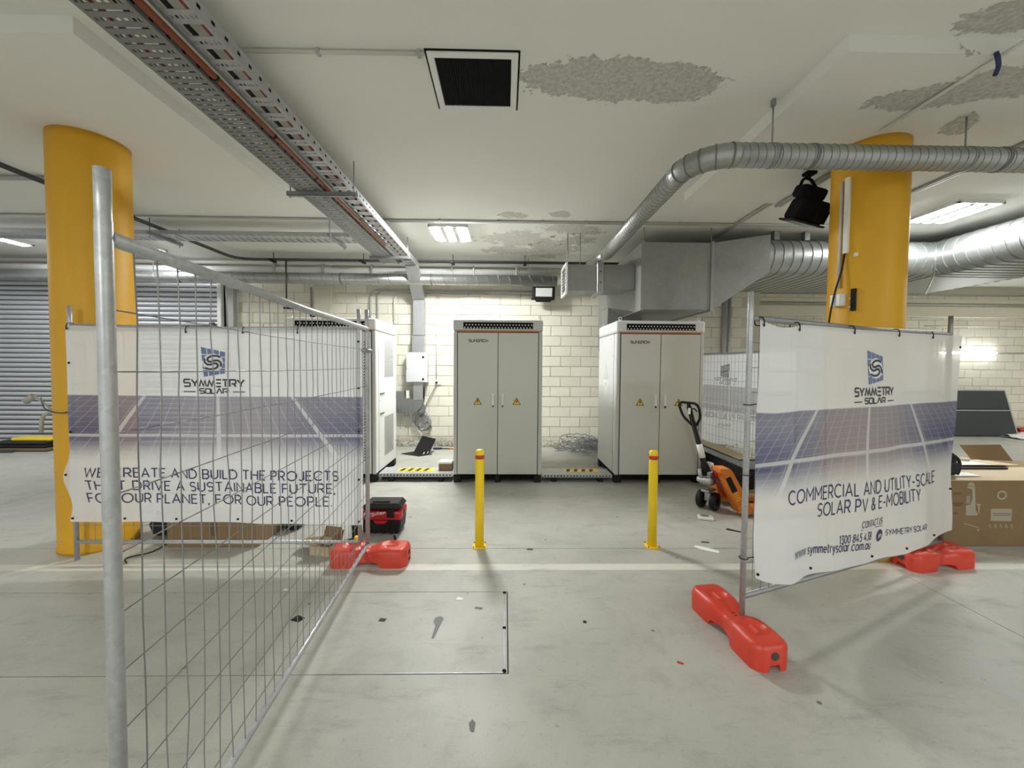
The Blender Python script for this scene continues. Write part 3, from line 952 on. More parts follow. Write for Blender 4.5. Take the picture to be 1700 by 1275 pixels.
pipe('alcove_conduit', 'thin conduit along the alcove wall above the ledge', 'conduit', [(5.2, 9.28, 3.16), (13.5, 9.28, 3.16)], .018, M['pipe_grey'])
pipe('alcove_conduit', 'thin conduit on the alcove wall beside the glowing batten', 'conduit', [(12.0, 9.375, 2.02), (13.5, 9.375, 2.02)], .014, M['pipe_grey'])
pipe('alcove_conduit', 'upper conduit along the alcove wall', 'conduit', [(5.2, 9.33, 3.4), (13.5, 9.33, 3.4)], .02, M['pipe_grey'])
pipe('alcove_conduit', 'thin conduit low on the alcove wall below the ledge', 'conduit', [(10.2, 9.375, 2.66), (13.5, 9.375, 2.66)], .014, M['pvc'])
for k, (xa, ya, yb, zz, lab) in enumerate(((3.13, 3.72, 4.55, PZ - .02, 'grey conduit on the ceiling behind the black floodlight'), (3.16, 4.62, 6.0, CZ - .02, 'grey conduit on the ceiling above the big duct box'), (4.52, 2.6, 4.75, CZ - .02, 'grey conduit on the ceiling right of the right column'))):
    pipe('ceiling_conduit', lab, 'conduit', [(xa, ya, zz), (xa, yb, zz)], .017, M['pipe_grey'])
    pipe('ceiling_conduit', lab.replace('grey', 'pale').replace('on the ceiling', 'alongside the grey one'), 'conduit', [(xa + .045, ya, zz), (xa + .045, yb, zz)], .015, M['pvc'])
pipe('ceiling_conduit', 'pale conduit crossing the peeled drop panel at the upper right', 'conduit', [(2.97, 1.0, PZ - .012), (2.97, 3.13, PZ - .012)], .012, M['white_bright'])
pipe('ceiling_beam', 'steel channel across the ceiling at the far left', 'channel', [(-12, 4.35, 3.57), (-4.6, 4.35, 3.57)], .028, M['pipe_grey'], 4)

# ================================================================== round spiral ducts
def spiral(path, r, pitch, rr, phase=0.0):
    """helical seam round a straight run"""
    a, b = Vector(path[0]), Vector(path[1])
    d = (b - a); L = d.length; d.normalize()
    u = d.orthogonal().normalized(); v = d.cross(u)
    n = int(L / pitch * 20)
    pts = [a + d * (L * i / n) + (u * cos(2 * pi * L * i / n / pitch + phase) + v * sin(2 * pi * L * i / n / pitch + phase)) * r for i in range(n + 1)]
    return MB().tube(pts, rr, 4)
dz, dy, dxx, rd = 3.188, 2.95, 1.417, .083
fd = thing('round_duct', 'silver spiral duct passing in front of the right column and bending away', 'duct', (dxx, dy, dz))
MB().tube([(9.0, dy, dz), (1.72, dy, dz)], rd, 28).build('straight_pipe', M['duct'], fd)
spiral([(5.2, dy, dz), (1.74, dy, dz)], rd, .06, .0035).build('spiral_seam', M['duct_seam'], fd)
gore = [(1.72, dy, dz)] + [(dxx + .3 - .3 * sin(radians(a)), dy + .3 - .3 * cos(radians(a)), dz) for a in (0, 18, 36, 54, 72, 90)] + [(dxx, 3.3, dz)]
MB().tube(gore, rd + .003, 28).build('elbow', M['duct'], fd)
for a in (8, 27, 45, 63, 82):
    c = Vector((dxx + .3 - .3 * sin(radians(a)), dy + .3 - .3 * cos(radians(a)), dz)); tdir = Vector((-cos(radians(a)), sin(radians(a)), 0))
    MB().tube([c - tdir * .006, c + tdir * .006], rd + .0065, 28).build('elbow_seam', M['duct_seam'], fd)
MB().tube([(dxx, 3.3, dz), (dxx, 5.55, dz), (dxx, 5.62, dz)], [rd, rd, rd * .8], 28).build('straight_pipe', M['duct'], fd)
spiral([(dxx, 3.32, dz), (dxx, 5.5, dz)], rd, .06, .0035).build('spiral_seam', M['duct_seam'], fd)
MB().tube([(dxx, 5.6, dz), (dxx - .02, 6.6, dz + .14)], rd * .62, 20).build('flexible_tail', M['duct'], fd)
for (xx) in (2.28, 3.72):
    MB().tube([(xx - .012, dy, dz), (xx + .012, dy, dz)], rd + .005, 28).build('joint_band', M['duct_seam'], fd)
for k, (xx, top) in enumerate(((1.985, CZ), (3.46, PZ))):
    h = thing('duct_hanger', ('thin rod holding the spiral duct left of the right column', 'thin rod holding the spiral duct right of the right column')[k], 'bracket', (xx, dy, dz))
    MB().cyl((xx, dy, dz + rd), (xx, dy, top), .006, 6).build('rod', M['steel_dark'], h)
    MB().tube([(xx - .012, dy, dz), (xx + .012, dy, dz)], rd + .0042, 28).build('strap', M['steel_dark'], h)
    if k == 0: MB().box(xx - .012, xx + .012, dy - .015, dy + .015, CZ - .05, CZ).build('clamp', M['steel_dark'], h)
bd = thing('back_duct', 'long silver spiral duct along the top of the back wall', 'duct', (-3, 7.3, 3.18))
MB().tube([(-13.5, 7.3, 3.18), (.95, 7.3, 3.18)], .10, 24).build('straight_pipe', M['duct'], bd)
spiral([(-8, 7.3, 3.18), (.95, 7.3, 3.18)], .10, .2, .004).build('spiral_seam', M['duct_seam'], bd)
for k, xx in enumerate((-5.9, -1.35, -3.0)):
    MB().tube([(xx - .014, 7.3, 3.18), (xx + .014, 7.3, 3.18)], .106, 24).build('joint_band', M['duct_seam'], bd)
for k, xx in enumerate((.42, -6.4)):
    h = thing('duct_hanger', ('thin rod holding the back duct above the wall floodlight', 'thin rod holding the back duct near the roller shutter')[k], 'bracket', (xx, 7.3, 3.3))
    MB().cyl((xx, 7.3, 3.28), (xx, 7.3, CZ), .006, 6).build('rod', M['steel_dark'], h)

# big rectangular duct run
rdct = thing('rectangular_duct', 'big grey sheet metal duct box hanging over the right cabinet', 'duct', (2.45, 6.2, 2.43))
MB().rbox(1.94, 2.965, 5.6, 7.0, 2.43, 3.385, .006, 1).build('box', M['sheet'], rdct)
mb = MB()
for xx in (1.95, 2.955):
    MB().box(xx - .022, xx + .022, 5.585, 5.6, 2.415, 3.40).box(xx - .022, xx + .022, 5.6, 7.0, 2.415, 2.43).build('flange', M['sheet'], rdct)
ya, yb = 5.6, 7.02
a = [(2.967, ya, 2.43), (2.967, yb, 2.43), (2.967, yb, 3.385), (2.967, ya, 3.385)]
b = [(3.74, 5.53, 2.965), (3.74, 7.26, 2.965), (3.74, 7.26, 3.49), (3.74, 5.53, 3.49)]
MB().add([Vector(q) for q in a + b], [(0, 1, 2, 3), (7, 6, 5, 4), (0, 4, 5, 1), (1, 5, 6, 2), (2, 6, 7, 3), (3, 7, 4, 0)]).build('tapered_section', M['sheet'], rdct)
# lower drop of the plenum behind the cabinet
MB().rbox(1.712, 2.3, 6.562, 7.2, 1.9, 2.99, .006, 1).build('vertical_drop', M['sheet'], rdct)
a = [(1.70, 6.55, 2.6), (1.94, 5.9, 2.44), (1.94, 5.9, 2.75), (1.70, 6.55, 3.0)]
b = [(x, 7.0, z) for (x, y, z) in a]
MB().add([Vector(q) for q in a + b], [(0, 1, 2, 3), (7, 6, 5, 4), (0, 4, 5, 1), (1, 5, 6, 2), (2, 6, 7, 3), (3, 7, 4, 0)]).build('sloped_side', M['sheet'], rdct)
for xx in (1.97, 2.94):
    MB().cyl((xx, 5.62, 3.38), (xx, 5.62, CZ), .006, 6).build('rod', M['steel_dark'], rdct)
sd = thing('small_duct', 'small square duct branch with an open grille on its left end', 'duct', (1.4, 5.9, 2.75))
MB().rbox(.93, 1.37, 5.9, 6.35, 2.74, 3.12, .005, 1).build('box', M['sheet'], sd)
MB().rbox(1.46, 1.938, 5.88, 6.35, 2.76, 3.13, .005, 1).build('box', M['sheet'], sd)
MB().rbox(1.365, 1.465, 5.85, 6.38, 2.71, 3.16, .006, 1).build('damper_collar', M['duct'], sd)
for z in (2.86, 3.02):
    MB().cyl((1.415, 5.845, z), (1.415, 5.85, z), .01, 8).build('bolt', M['black_matt'], sd)
mb = MB()
for (ya, yb, za, zb) in ((5.88, 6.37, 2.70, 2.73), (5.88, 6.37, 3.13, 3.16), (5.88, 5.91, 2.73, 3.13), (6.34, 6.37, 2.73, 3.13)):
    mb.box(.90, .93, ya, yb, za, zb)
mb.build('grille_frame', M['white'], sd)
MB().box(.922, .931, 5.91, 6.34, 2.73, 3.13).build('grille_back', M['black_matt'], sd)
for k in range(8):
    MB().box(.905, .925, 5.91, 6.34, 2.76 + .048 * k, 2.766 + .048 * k).build('vane', M['pipe_grey'], sd)
for xx, yy in ((.93, 5.93), (1.12, 5.93)):
    MB().cyl((xx, yy, 3.12), (xx, yy, CZ), .006, 6).build('rod', M['steel_dark'], sd)

# flat oval duct with a mitred turn
od = thing('oval_duct', 'large flat oval silver duct turning towards the viewer behind the column', 'duct', (6.2, 6.25, 2.97))
zc_, hh_, r_ = 3.228, .255, .255
def oval(n=12):
    w2 = .86
    P_ = [(-(w2 - r_) + r_ * cos(radians(a)), r_ * sin(radians(a))) for a in [90 + 180 * k / n for k in range(n + 1)]]
    P_ += [((w2 - r_) + r_ * cos(radians(a)), r_ * sin(radians(a))) for a in [-90 + 180 * k / n for k in range(n + 1)]]
    return P_
OV = oval()
cy_, cx_ = 6.40, 7.00
def sect(kind, s, k=1.0):
    out = []
    for (q, h) in OV:
        q *= k; h *= (1 + (k - 1) * 2.2)
        if kind == 'x': out.append(Vector((s, cy_ + q, zc_ + h)))
        elif kind == 'm': out.append(Vector((cx_ + q, cy_ + q, zc_ + h)))
        else: out.append(Vector((cx_ + q, s, zc_ + h)))
    return out
def loft(secs):
    n = len(secs[0]); vs = [v for s in secs for v in s]
    return MB().add(vs, [(i * n + j, i * n + (j + 1) % n, (i + 1) * n + (j + 1) % n, (i + 1) * n + j) for i in range(len(secs) - 1) for j in range(n)], True)
loft([sect('x', 3.74), sect('m', 0)]).build('run', M['duct'], od)
loft([sect('m', 0), sect('y', .5)]).build('run', M['duct'], od)
def hoop(pts, r):
    return MB().tube(pts, r, 5, closed=True)
hoop(sect('m', 0, 1.004), .012).build('mitre_seam', M['duct'], od)
k = 0
xx = 3.82
while xx < 7.8:
    pts = [v for v in sect('x', xx, 1.002)]
    pts2 = []
    for v in pts:                                     # seams stop at the mitre
        lim = cx_ + (v.y - cy_)
        pts2.append(v if v.x < lim - .01 else None)
    seg = [v for v in pts2 if v is not None]
    if len(seg) == len(pts): hoop(seg, .006).build('seam', M['duct_seam'], od)
    elif len(seg) > 3:
        i0 = next(i for i in range(len(pts2)) if pts2[i] is not None and pts2[i - 1] is None)
        rot = [pts2[(i0 + i) % len(pts2)] for i in range(len(pts2))]
        seg = [v for v in rot if v is not None]
        MB().tube(seg, .006, 5).build('seam', M['duct_seam'], od)
    xx += .137
yy = 7.1
while yy > .9:
    pts2 = []
    for v in sect('y', yy, 1.002):
        lim = cy_ + (v.x - cx_)
        pts2.append(v if v.y < lim - .01 else None)
    seg = [v for v in pts2 if v is not None]
    if len(seg) == len(pts2): hoop(seg, .006).build('seam', M['duct_seam'], od)
    elif len(seg) > 3:
        i0 = next(i for i in range(len(pts2)) if pts2[i] is not None and pts2[i - 1] is None)
        seg = [v for v in [pts2[(i0 + i) % len(pts2)] for i in range(len(pts2))] if v is not None]
        MB().tube(seg, .006, 5).build('seam', M['duct_seam'], od)
    yy -= .137
for xx in (3.95, 4.4, 5.2):
    MB().rbox(xx - .04, xx + .04, 5.7, 5.78, 3.47, CZ, .004, 1).build('hanger_bracket', M['steel_dark'], od)

# ================================================================== floodlights
fl = thing('floodlight', 'black floodlight on the block wall above the middle cabinet', 'floodlight', (.72, 7.5, 2.98))
Mx = Matrix.Translation((.72, 7.42, 2.985)) @ Matrix.Rotation(radians(12), 4, 'X')
MB().rbox(-.21, .21, -.06, .06, -.135, .135, .03, 2, Mx).build('housing', M['black'], fl)
MB().rbox(-.155, .155, -.066, -.058, -.065, .095, .004, 1, Mx).build('glass', M['lens'], fl)
MB().rbox(-.15, .15, .0, .07, -.17, -.12, .02, 1, Mx).build('ballast_cover', M['black'], fl)
MB().box(.70, .74, 7.45, 7.72, 2.97, 2.99).build('wall_arm', M['black'], fl)
MB().cyl((.49, 7.44, 2.87), (.515, 7.44, 2.87), .018, 8).build('pivot_knob', M['black'], fl)
f2 = thing('floodlight', 'big black floodlight hanging from the ceiling beside the right column', 'floodlight', (2.98, 3.9, 3.2))
Mx = Matrix.Translation((2.985, 3.86, 3.215)) @ Matrix.Rotation(radians(14), 4, 'Y') @ Matrix.Rotation(radians(22), 4, 'X')
MB().rbox(-.17, .075, -.09, .09, .035, .15, .03, 2, Mx).build('gear_housing', M['black_matt'], f2)
def flare(c):
    k = 1.0 - .26 * min(1, max(0, (c.z + .17) / .21)) if c.x < 0 else 1.0
    return (c.x * k - (.02 if c.x < 0 else 0) * (c.z + .17) / .21, c.y, c.z)
MB().rbox(-.14, .165, -.12, .12, -.165, .045, .045, 3, Mx, flare).build('lamp_housing', M['black_matt'], f2)
MB().rbox(-.155, .175, -.13, .13, -.18, -.162, .007, 1, Mx).build('front_rim', M['black'], f2)
MB().box(-.13, .15, -.11, .11, -.183, -.179, Mx).build('glass', M['black_gloss'], f2)
for k in range(8):
    MB().box(.02 + .018 * k, .026 + .018 * k, -.128, -.10, -.15, -.03, Mx).build('cooling_fin', M['black'], f2)
MB().tube(bend([Mx @ Vector((-.165, 0, .09)), Mx @ Vector((-.17, 0, .20)), Mx @ Vector((-.10, 0, .205)), Mx @ Vector((.0, 0, .14))], .04), .014, 8).build('yoke_arm', M['black_matt'], f2)
q = Mx @ Vector((-.12, 0, .205))
MB().cyl(q, (q.x + .02, q.y + .02, PZ), .014, 8).build('mounting_rod', M['black_matt'], f2)
MB().rbox(q.x - .03, q.x + .07, q.y - .02, q.y + .06, PZ - .03, PZ, .005, 1).build('mounting_plate', M['black_matt'], f2)
cm = thing('small_camera', 'small black camera at the foot of the hanging pipe behind the left fence', 'camera', (-3.93, 7.1, 2.62))
MB().rbox(-3.97, -3.62, 7.1, 7.17, 2.595, 2.625, .008, 1).build('arm', M['black'], cm)
MB().lathe((-3.45, 7.12, 2.50), [(.02, -.06), (.05, -.03), (.05, .03), (.02, .06)], 12, 'y').build('body', M['black'], cm)
MB().cyl((-3.62, 7.13, 2.61), (-3.45, 7.12, 2.55), .012, 8).build('bracket', M['black'], cm)

# ================================================================== battery cabinets
def hexgrid(x0, x1, z0, z1, y, step, r, mat, parent, name='grille_mesh'):
    mb = MB(); row = 0; z = z0 + r
    while z < z1 - r * .5:
        x = x0 + r + (step / 2 if row % 2 else 0)
        while x < x1 - r * .5:
            mb.add([(x + r * cos(pi / 3 * k), y, z + r * sin(pi / 3 * k)) for k in range(6)], [(0, 1, 2, 3, 4, 5)])
            x += step
        z += step * .87; row += 1
    return mb.build(name, mat, parent, kind='stuff')


def warn_sign(parent, x, y, z, s=.055):
    o = MB().prism([(-s, 0), (s, 0), (0, s * 1.75)], lambda q: Vector((x + q[0], y, z + q[1])), lambda q: Vector((x + q[0], y - .002, z + q[1]))).build('warning_sign', M['black'], parent)
    return o


def cabinet(label, x0, kind):
    w, d, h, yf = 1.213, 1.0, 2.235, 5.325
    x1 = x0 + w
    yb = yf + d
    r = thing('battery_cabinet', label, 'cabinet', ((x0 + x1) / 2, (yf + yb) / 2, 0), group='battery cabinets by the block wall')
    side = M['cab_side'] if kind != 'left' else M['cab_white']
    MB().rbox(x0, x1, yf + .012, yb, .105, 2.065, .028, 3).build('body', side, r)
    MB().rbox(x0 - .004, x1 + .004, yf - .004, yb + .004, 2.07, h, .028, 3).build('top_cap', M['cab_edge'] if kind == 'middle' else side, r)
    mb = MB()
    for (a, b) in ((x0 + .004, x0 + .10), (x1 - .10, x1 - .004), ((x0 + x1) / 2 - .035, (x0 + x1) / 2 + .035)):
        mb.rbox(a, b, yf + .01, yf + .12, 0, .104, .006, 1)
        mb.rbox(a, b, yb - .12, yb - .01, 0, .104, .006, 1)
    mb.build('foot', M['black'], r)
    MB().box(x0 + .01, x1 - .01, yf + .03, yb - .02, .045, .104).build('plinth', M['black_matt'], r)
    MB().box(x0 + .055, x1 - .055, yf + .002, yf + .03, .115, 2.062).build('door_gap', M['cab_gap'], r)
    for (a, b) in ((x0 + .006, x0 + .056), (x1 - .056, x1 - .006)):
        MB().rbox(a, b, yf, yf + .03, .11, 2.066, .012, 2).build('corner_post', M['cab_edge'], r)
    MB().rbox(x0 + .055, x1 - .055, yf - .008, yf + .01, 2.058, 2.078, .004, 1).build('orange_strip', M['orange_strip'], r)
    # top ventilation strip
    MB().box(x0 + .135, x1 - .135, yf - .0065, yf - .002, 2.105, 2.19).build('vent_strip', M['black_matt'], r)
    hexgrid(x0 + .145, x1 - .145, 2.109, 2.19, yf - .0075, .042, .0105, M['cab'], r, 'vent_lattice')
    cxm = (x0 + x1) / 2
    for k, (a, b) in enumerate(((x0 + .064, cxm - .004), (cxm + .004, x1 - .064))):
        dr = MB().rbox(a, b, yf - .012, yf + .006, .12, 2.05, .005, 1).build('door', M['cab'] if kind != 'left' else M['cab_white'], r)
        hx = cxm - .065 if k == 0 else cxm + .065
        hd = MB().rbox(hx - .016, hx + .016, yf - .018, yf - .01, 1.04, 1.23, .005, 1).rbox(hx - .012, hx + .012, yf - .045, yf - .016, 1.07, 1.215, .008, 2)
        hd.build('handle', M['chrome'], dr)
        MB().rbox(hx - .008, hx + .008, yf - .05, yf - .016, 1.045, 1.072, .004, 1).build('lock', M['black'], dr)
        sx = a + (b - a) * (.5 if k == 0 else .47)
        s = .057
        warn_sign(dr, sx, yf - .0122, 1.075, s)
        MB().prism([(-s * .78, s * .12), (s * .78, s * .12), (0, s * 1.5)], lambda q: Vector((sx + q[0], yf - .0142, 1.075 + q[1])), lambda q: Vector((sx + q[0], yf - .0152, 1.075 + q[1]))).build('sign_face', M['warn'], dr)
        MB().prism([(.004, .076), (-.016, .043), (-.002, .046), (-.008, .016), (.016, .052), (.002, .049), (.012, .074)], lambda q: Vector((sx + q[0], yf - .0153, 1.075 + q[1])), lambda q: Vector((sx + q[0], yf - .0162, 1.075 + q[1]))).build('bolt_symbol', M['black'], dr)
        if k == 0 and kind != 'left':
            lt = MB()
            xa = a + .145 if kind == 'middle' else a + .125
            text_strokes(lt, 'sungrow', xa, xa + .265, 1.925, 1.925, .034, .009, lambda u, v: Vector((u, yf - .0128, v)), star=True, sp=.3)
            lt.build('lettering', M['logo_grey'], dr)
        if kind == 'left':
            for (za, zb) in ((1.3, 1.92), (.3, .95)):
                mb = MB()
                zz = za
                while zz < zb:
                    xx = a + .06
                    while xx < b - .06:
                        mb.add([(xx, yf - .0128, zz), (xx + .02, yf - .0128, zz + .028), (xx + .034, yf - .0128, zz + .028), (xx + .014, yf - .0128, zz)], [(0, 1, 2, 3)])
                        xx += .042
                    zz += .04
                mb.build('louvre_vent', M['cab_gap'], dr, kind='stuff')
    for xx in (x0 + .06, x1 - .06):
        for yy in (yf + .06, yb - .06):
            mb = MB().cyl((xx, yy, h), (xx, yy, h + .012), .016, 10)
            mb.tube([(xx + .02 * cos(2 * pi * k / 12), yy, h + .03 + .02 * sin(2 * pi * k / 12)) for k in range(12)], .0055, 6, closed=True)
            mb.build('lifting_eye', M['chrome'], r)
    # side panels with seams, screws and vents
    for (xs, sg) in ((x0, -1), (x1, 1)):
        xo = xs + sg * .002
        pn = MB().rbox(min(xs - sg * .004, xo), max(xs - sg * .004, xo), yf + .12, yb - .05, .13, 2.04, 0).build('side_panel', side, r)
        MB().box(min(xs - sg * .003, xs + sg * .0008), max(xs - sg * .003, xs + sg * .0008), yf + .112, yf + .12, .11, 2.06).build('seam', M['cab_gap'], pn)
        for (yy, zz) in ((yf + .15, .4), (yf + .15, 1.1), (yf + .15, 1.75), (yb - .08, .4), (yb - .08, 1.1), (yb - .08, 1.75), (yf + .28, 2.0), (yb - .2, 2.0)):
            MB().lathe((xo, yy, zz), [(.009, -.003), (.009, .003)], 8, 'x').build('screw', M['steel_dark'], pn)
        if kind == 'left' and sg == 1:
            for (za, zb, nm) in ((1.42, 1.98, 'upper'), (.28, .86, 'lower')):
                vb = MB().box(xo - .001, xo + .002, yf + .36, yf + .82, za, zb).build('vent_panel', M['cab_edge'], pn)
                mb = MB(); zz = za + .015; row = 0
                while zz < zb - .01:
                    yy = yf + .375 + (.011 if row % 2 else 0)
                    while yy < yf + .81:
                        mb.add([(xo + .0026, yy - .007, zz), (xo + .0026, yy, zz - .008), (xo + .0026, yy + .007, zz), (xo + .0026, yy, zz + .008)], [(0, 1, 2, 3)])
                        yy += .022
                    zz += .0165; row += 1
                mb.build('vent_holes', M['cab_gap'], pn, kind='stuff')
            for zz in (1.20, .92):
                MB().rbox(xo - .001, xo + .012, yf + .16, yf + .34, zz - .008, zz + .008, .004, 1).build('latch', M['cab_gap'], pn)
        if kind == 'right' and sg == -1:
            yc = yf + .52
            MB().add([(xo - .002, yc - .16, 1.40), (xo - .002, yc + .16, 1.40), (xo - .002, yc, 1.12)], [(0, 1, 2)]).build('sticker', M['white'], pn)
            mb = MB()
            for q in range(-3, 4):
                hgt = .28 - abs(q) * .065
                mb.box(xo - .003, xo - .001, yc + q * .04 - .011, yc + q * .04 + .011, 1.42, 1.42 + hgt)
            mb.build('sticker', M['white'], pn)
            MB().add([(xo - .0032, yc - .05, 1.37), (xo - .0032, yc + .05, 1.37), (xo - .0032, yc, 1.29)], [(0, 1, 2)]).build('sticker', M['cab_edge'], pn)
    return r


cabinet('white battery cabinet with side vents behind the left fence', -2.955, 'left')
cabinet('grey battery cabinet standing straight ahead between the two perforated channels', -.700, 'middle')
cabinet('grey battery cabinet on the right, behind the pallet truck handle', 1.520, 'right')

# perforated channels on the floor between the cabinets
def channel(name, label, x0, x1, yf, z0, z1, tape):
    r = thing(name, label, 'channel', ((x0 + x1) / 2, yf + .18, 0))
    MB().box(x0, x1, yf, yf + .34, z1 - .004, z1).build('lid', M['steel'], r)
    for yy in (yf, yf + .337):
        MB().box(x0, x1, yy, yy + .003, z0, z1 - .004).build('side_flange', M['steel'], r)
    mb = MB(); xx = x0 + .03
    while xx < x1 - .02:
        mb.add([(xx + .011 * cos(2 * pi * k / 8), yf - .001, (z0 + z1) / 2 + .011 * sin(2 * pi * k / 8)) for k in range(8)], [tuple(range(8))]); xx += .045
    mb.build('punched_hole', M['black_matt'], r, kind='stuff')
    for xx in (x0 + .16, x1 - .16):
        MB().rbox(xx - .035, xx + .035, yf + .01, yf + .33, 0, z0, .004, 1).build('support_block', M['black'], r)
    MB().box(x0, x1, yf + .12, yf + .16, .0, .03).build('rail', M['pipe_dark'], r)
    tp = MB().box(tape[0], tape[1], tape[2], tape[3], z1, z1 + .0015).build('hazard_tape', M['yellow'], r)
    n = int((tape[1] - tape[0]) / .11)
    for k in range(n):
        xa = tape[0] + .02 + k * .11
        MB().add([(xa, tape[2] + .012, z1 + .0025), (xa + .05, tape[2] + .012, z1 + .0025), (xa + .085, tape[3] - .012, z1 + .0025), (xa + .035, tape[3] - .012, z1 + .0025)], [(0, 1, 2, 3)]).build('stripe', M['black'], tp)
channel('floor_channel', 'perforated steel channel with hazard tape left of the middle cabinet', -1.72, -.72, 5.36, .07, .115, (-1.50, -1.0, 5.47, 5.64))
channel('floor_channel', 'perforated steel channel with hazard tape between middle and right cabinets', .535, 1.50, 5.36, .065, .105, (.86, 1.36, 5.5, 5.66))

# ================================================================== switchboard, drop duct, socket
dd = thing('cable_duct', 'grey sheet metal cable duct dropping from the tray down the block wall', 'duct', (-1.65, 7.6, 1.84))
MB().add([Vector(q) for q in ((-1.76, 6.95, 3.34), (-1.54, 6.95, 3.34), (-1.555, 7.55, 2.86), (-1.77, 7.55, 2.86), (-1.76, 7.0, 3.43), (-1.54, 7.0, 3.43), (-1.555, 7.68, 2.92), (-1.77, 7.68, 2.92))],
        [(0, 1, 2, 3), (4, 7, 6, 5), (0, 4, 5, 1), (1, 5, 6, 2), (2, 6, 7, 3), (3, 7, 4, 0)]).build('sloped_section', M['tray'], dd)
MB().rbox(-1.77, -1.555, 7.57, 7.74, 2.18, 2.87, .004, 1).build('upper_section', M['tray'], dd)
MB().rbox(-1.785, -1.555, 7.55, 7.74, 1.84, 2.17, .004, 1).build('lower_section', M['tray'], dd)
sw = thing('switchboard', 'pale grey switchboard box on the block wall under the cable duct', 'switchboard', (-1.69, 7.62, 1.27))
MB().rbox(-1.89, -1.49, 7.52, 7.74, 1.275, 1.85, .008, 1).build('enclosure', M['switch'], sw)
dr = MB().rbox(-1.885, -1.52, 7.505, 7.52, 1.285, 1.84, .006, 1).build('door', M['switch'], sw)
for z in (1.76, 1.34):
    MB().lathe((-1.56, 7.5, z), [(.02, -.006), (.022, .006)], 10, 'y').build('lock', M['black'], dr)
MB().rbox(-1.882, -1.868, 7.498, 7.508, 1.52, 1.57, .002, 1).build('hinge', M['steel_dark'], dr)
le = thing('elbow_duct', 'grey duct elbow below the switchboard with loose cables', 'duct', (-1.75, 7.65, .7))
MB().rbox(-1.765, -1.575, 7.56, 7.74, .93, 1.275, .004, 1).build('upright', M['tray'], le)
pl = [(0, 0)] + arc(0, 0, .37, -90, 0, 10)
MB().prism([(.17, .25)] + [(.17, .0)] + arc(-.10, 0, .27, 0, -90, 8) + arc(-.10, 0, .27, -90, -180, 8)[1:] + [(-.37, .16), (-.19, .16), (-.19, .02), (-.02, .02), (-.02, .25)],
           lambda q: Vector((-1.745 + q[0], 7.57, .94 + q[1])), lambda q: Vector((-1.745 + q[0], 7.72, .94 + q[1]))).build('elbow', M['tray_dark'], le)
MB().rbox(-2.6, -1.575, 7.6, 7.74, .68, .83, .004, 1).build('trunk', M['tray_dark'], le)
MB().box(-1.90, -1.84, 7.566, 7.569, .97, 1.12).build('label_plate', M['white'], le)
gp = thing('power_socket', 'white power socket with black plug on the block wall left of the middle cabinet', 'socket', (-1.31, 7.72, 1.27))
MB().rbox(-1.37, -1.25, 7.69, 7.74, 1.225, 1.32, .008, 1).build('socket_plate', M['white'], gp)
MB().rbox(-1.355, -1.315, 7.66, 7.695, 1.25, 1.29, .008, 1).build('plug', M['black'], gp)
lead = bend([(-1.335, 7.67, 1.25), (-1.40, 7.66, 1.1), (-1.50, 7.67, .92), (-1.56, 7.67, .78), (-1.57, 7.67, .62)], .12)
tag(MB().tube(lead, .008, 6).build('power_lead', M['cable_grey']), 'grey lead drooping from the power socket to the hanging coil', 'cable')
rng = random.Random(11)
mb = MB()
for k in range(6):
    cx, cz, rr_ = -1.585 + rng.uniform(-.06, .08), .47 + rng.uniform(-.1, .1), rng.uniform(.09, .15)
    mb.tube([(cx + rr_ * cos(2 * pi * j / 24), 7.66 + .02 * sin(j + k) - .005 * k, cz + rr_ * 1.08 * sin(2 * pi * j / 24)) for j in range(24)], .0085, 6, closed=True)
mb.tube([(-1.575, 7.67, .66), (-1.59, 7.66, .58), (-1.57, 7.66, .5)], .01, 6)
tag(mb.build('cable_coil', M['cable_grey']), 'coil of grey cable hanging on the block wall below the elbow duct', 'cable')
for k in range(7):
    x = -2.02 + k * .055
    pts = [(x, 7.58, .86 + .1 * rng.random()), (x - .03 + .06 * rng.random(), 7.55, .66), (x + .05 * rng.random(), 7.56, .5 - .1 * rng.random()), (x + .08 * rng.uniform(-1, 1), 7.58, .36 + .12 * rng.random())]
    MB().tube(bend(pts, .1), .006, 5).build('loose_cable', M['cable_grey'], le)

# heap of cable by the right cabinet
rng = random.Random(5)
mb = MB()
for k in range(16):
    cx, cy, cz = 1.42 + rng.uniform(-.12, .3), 7.2 + rng.uniform(-.2, .2), .09 + .012 * k
    rx, ry, tl = rng.uniform(.16, .34), rng.uniform(.12, .26), rng.uniform(-.35, .35)
    mb.tube([(cx + rx * cos(2 * pi * j / 26), cy + ry * sin(2 * pi * j / 26), max(.008, cz + rx * tl * cos(2 * pi * j / 26 + k) + .02 * sin(3 * j + k))) for j in range(26)], .008, 5, closed=True)
for k in range(6):
    mb.tube(bend([(1.3 + .1 * k, 7.2, .1), (1.15 - .05 * k, 7.3 + .04 * k, .03), (.95 + .03 * k, 7.25 + .05 * k, .02 + .1 * (k % 2))], .1), .007, 5)
tag(mb.build('cable_heap', M['cable_grey'], kind='stuff'), 'tangled heap of grey cable on the floor by the block wall', 'cable')
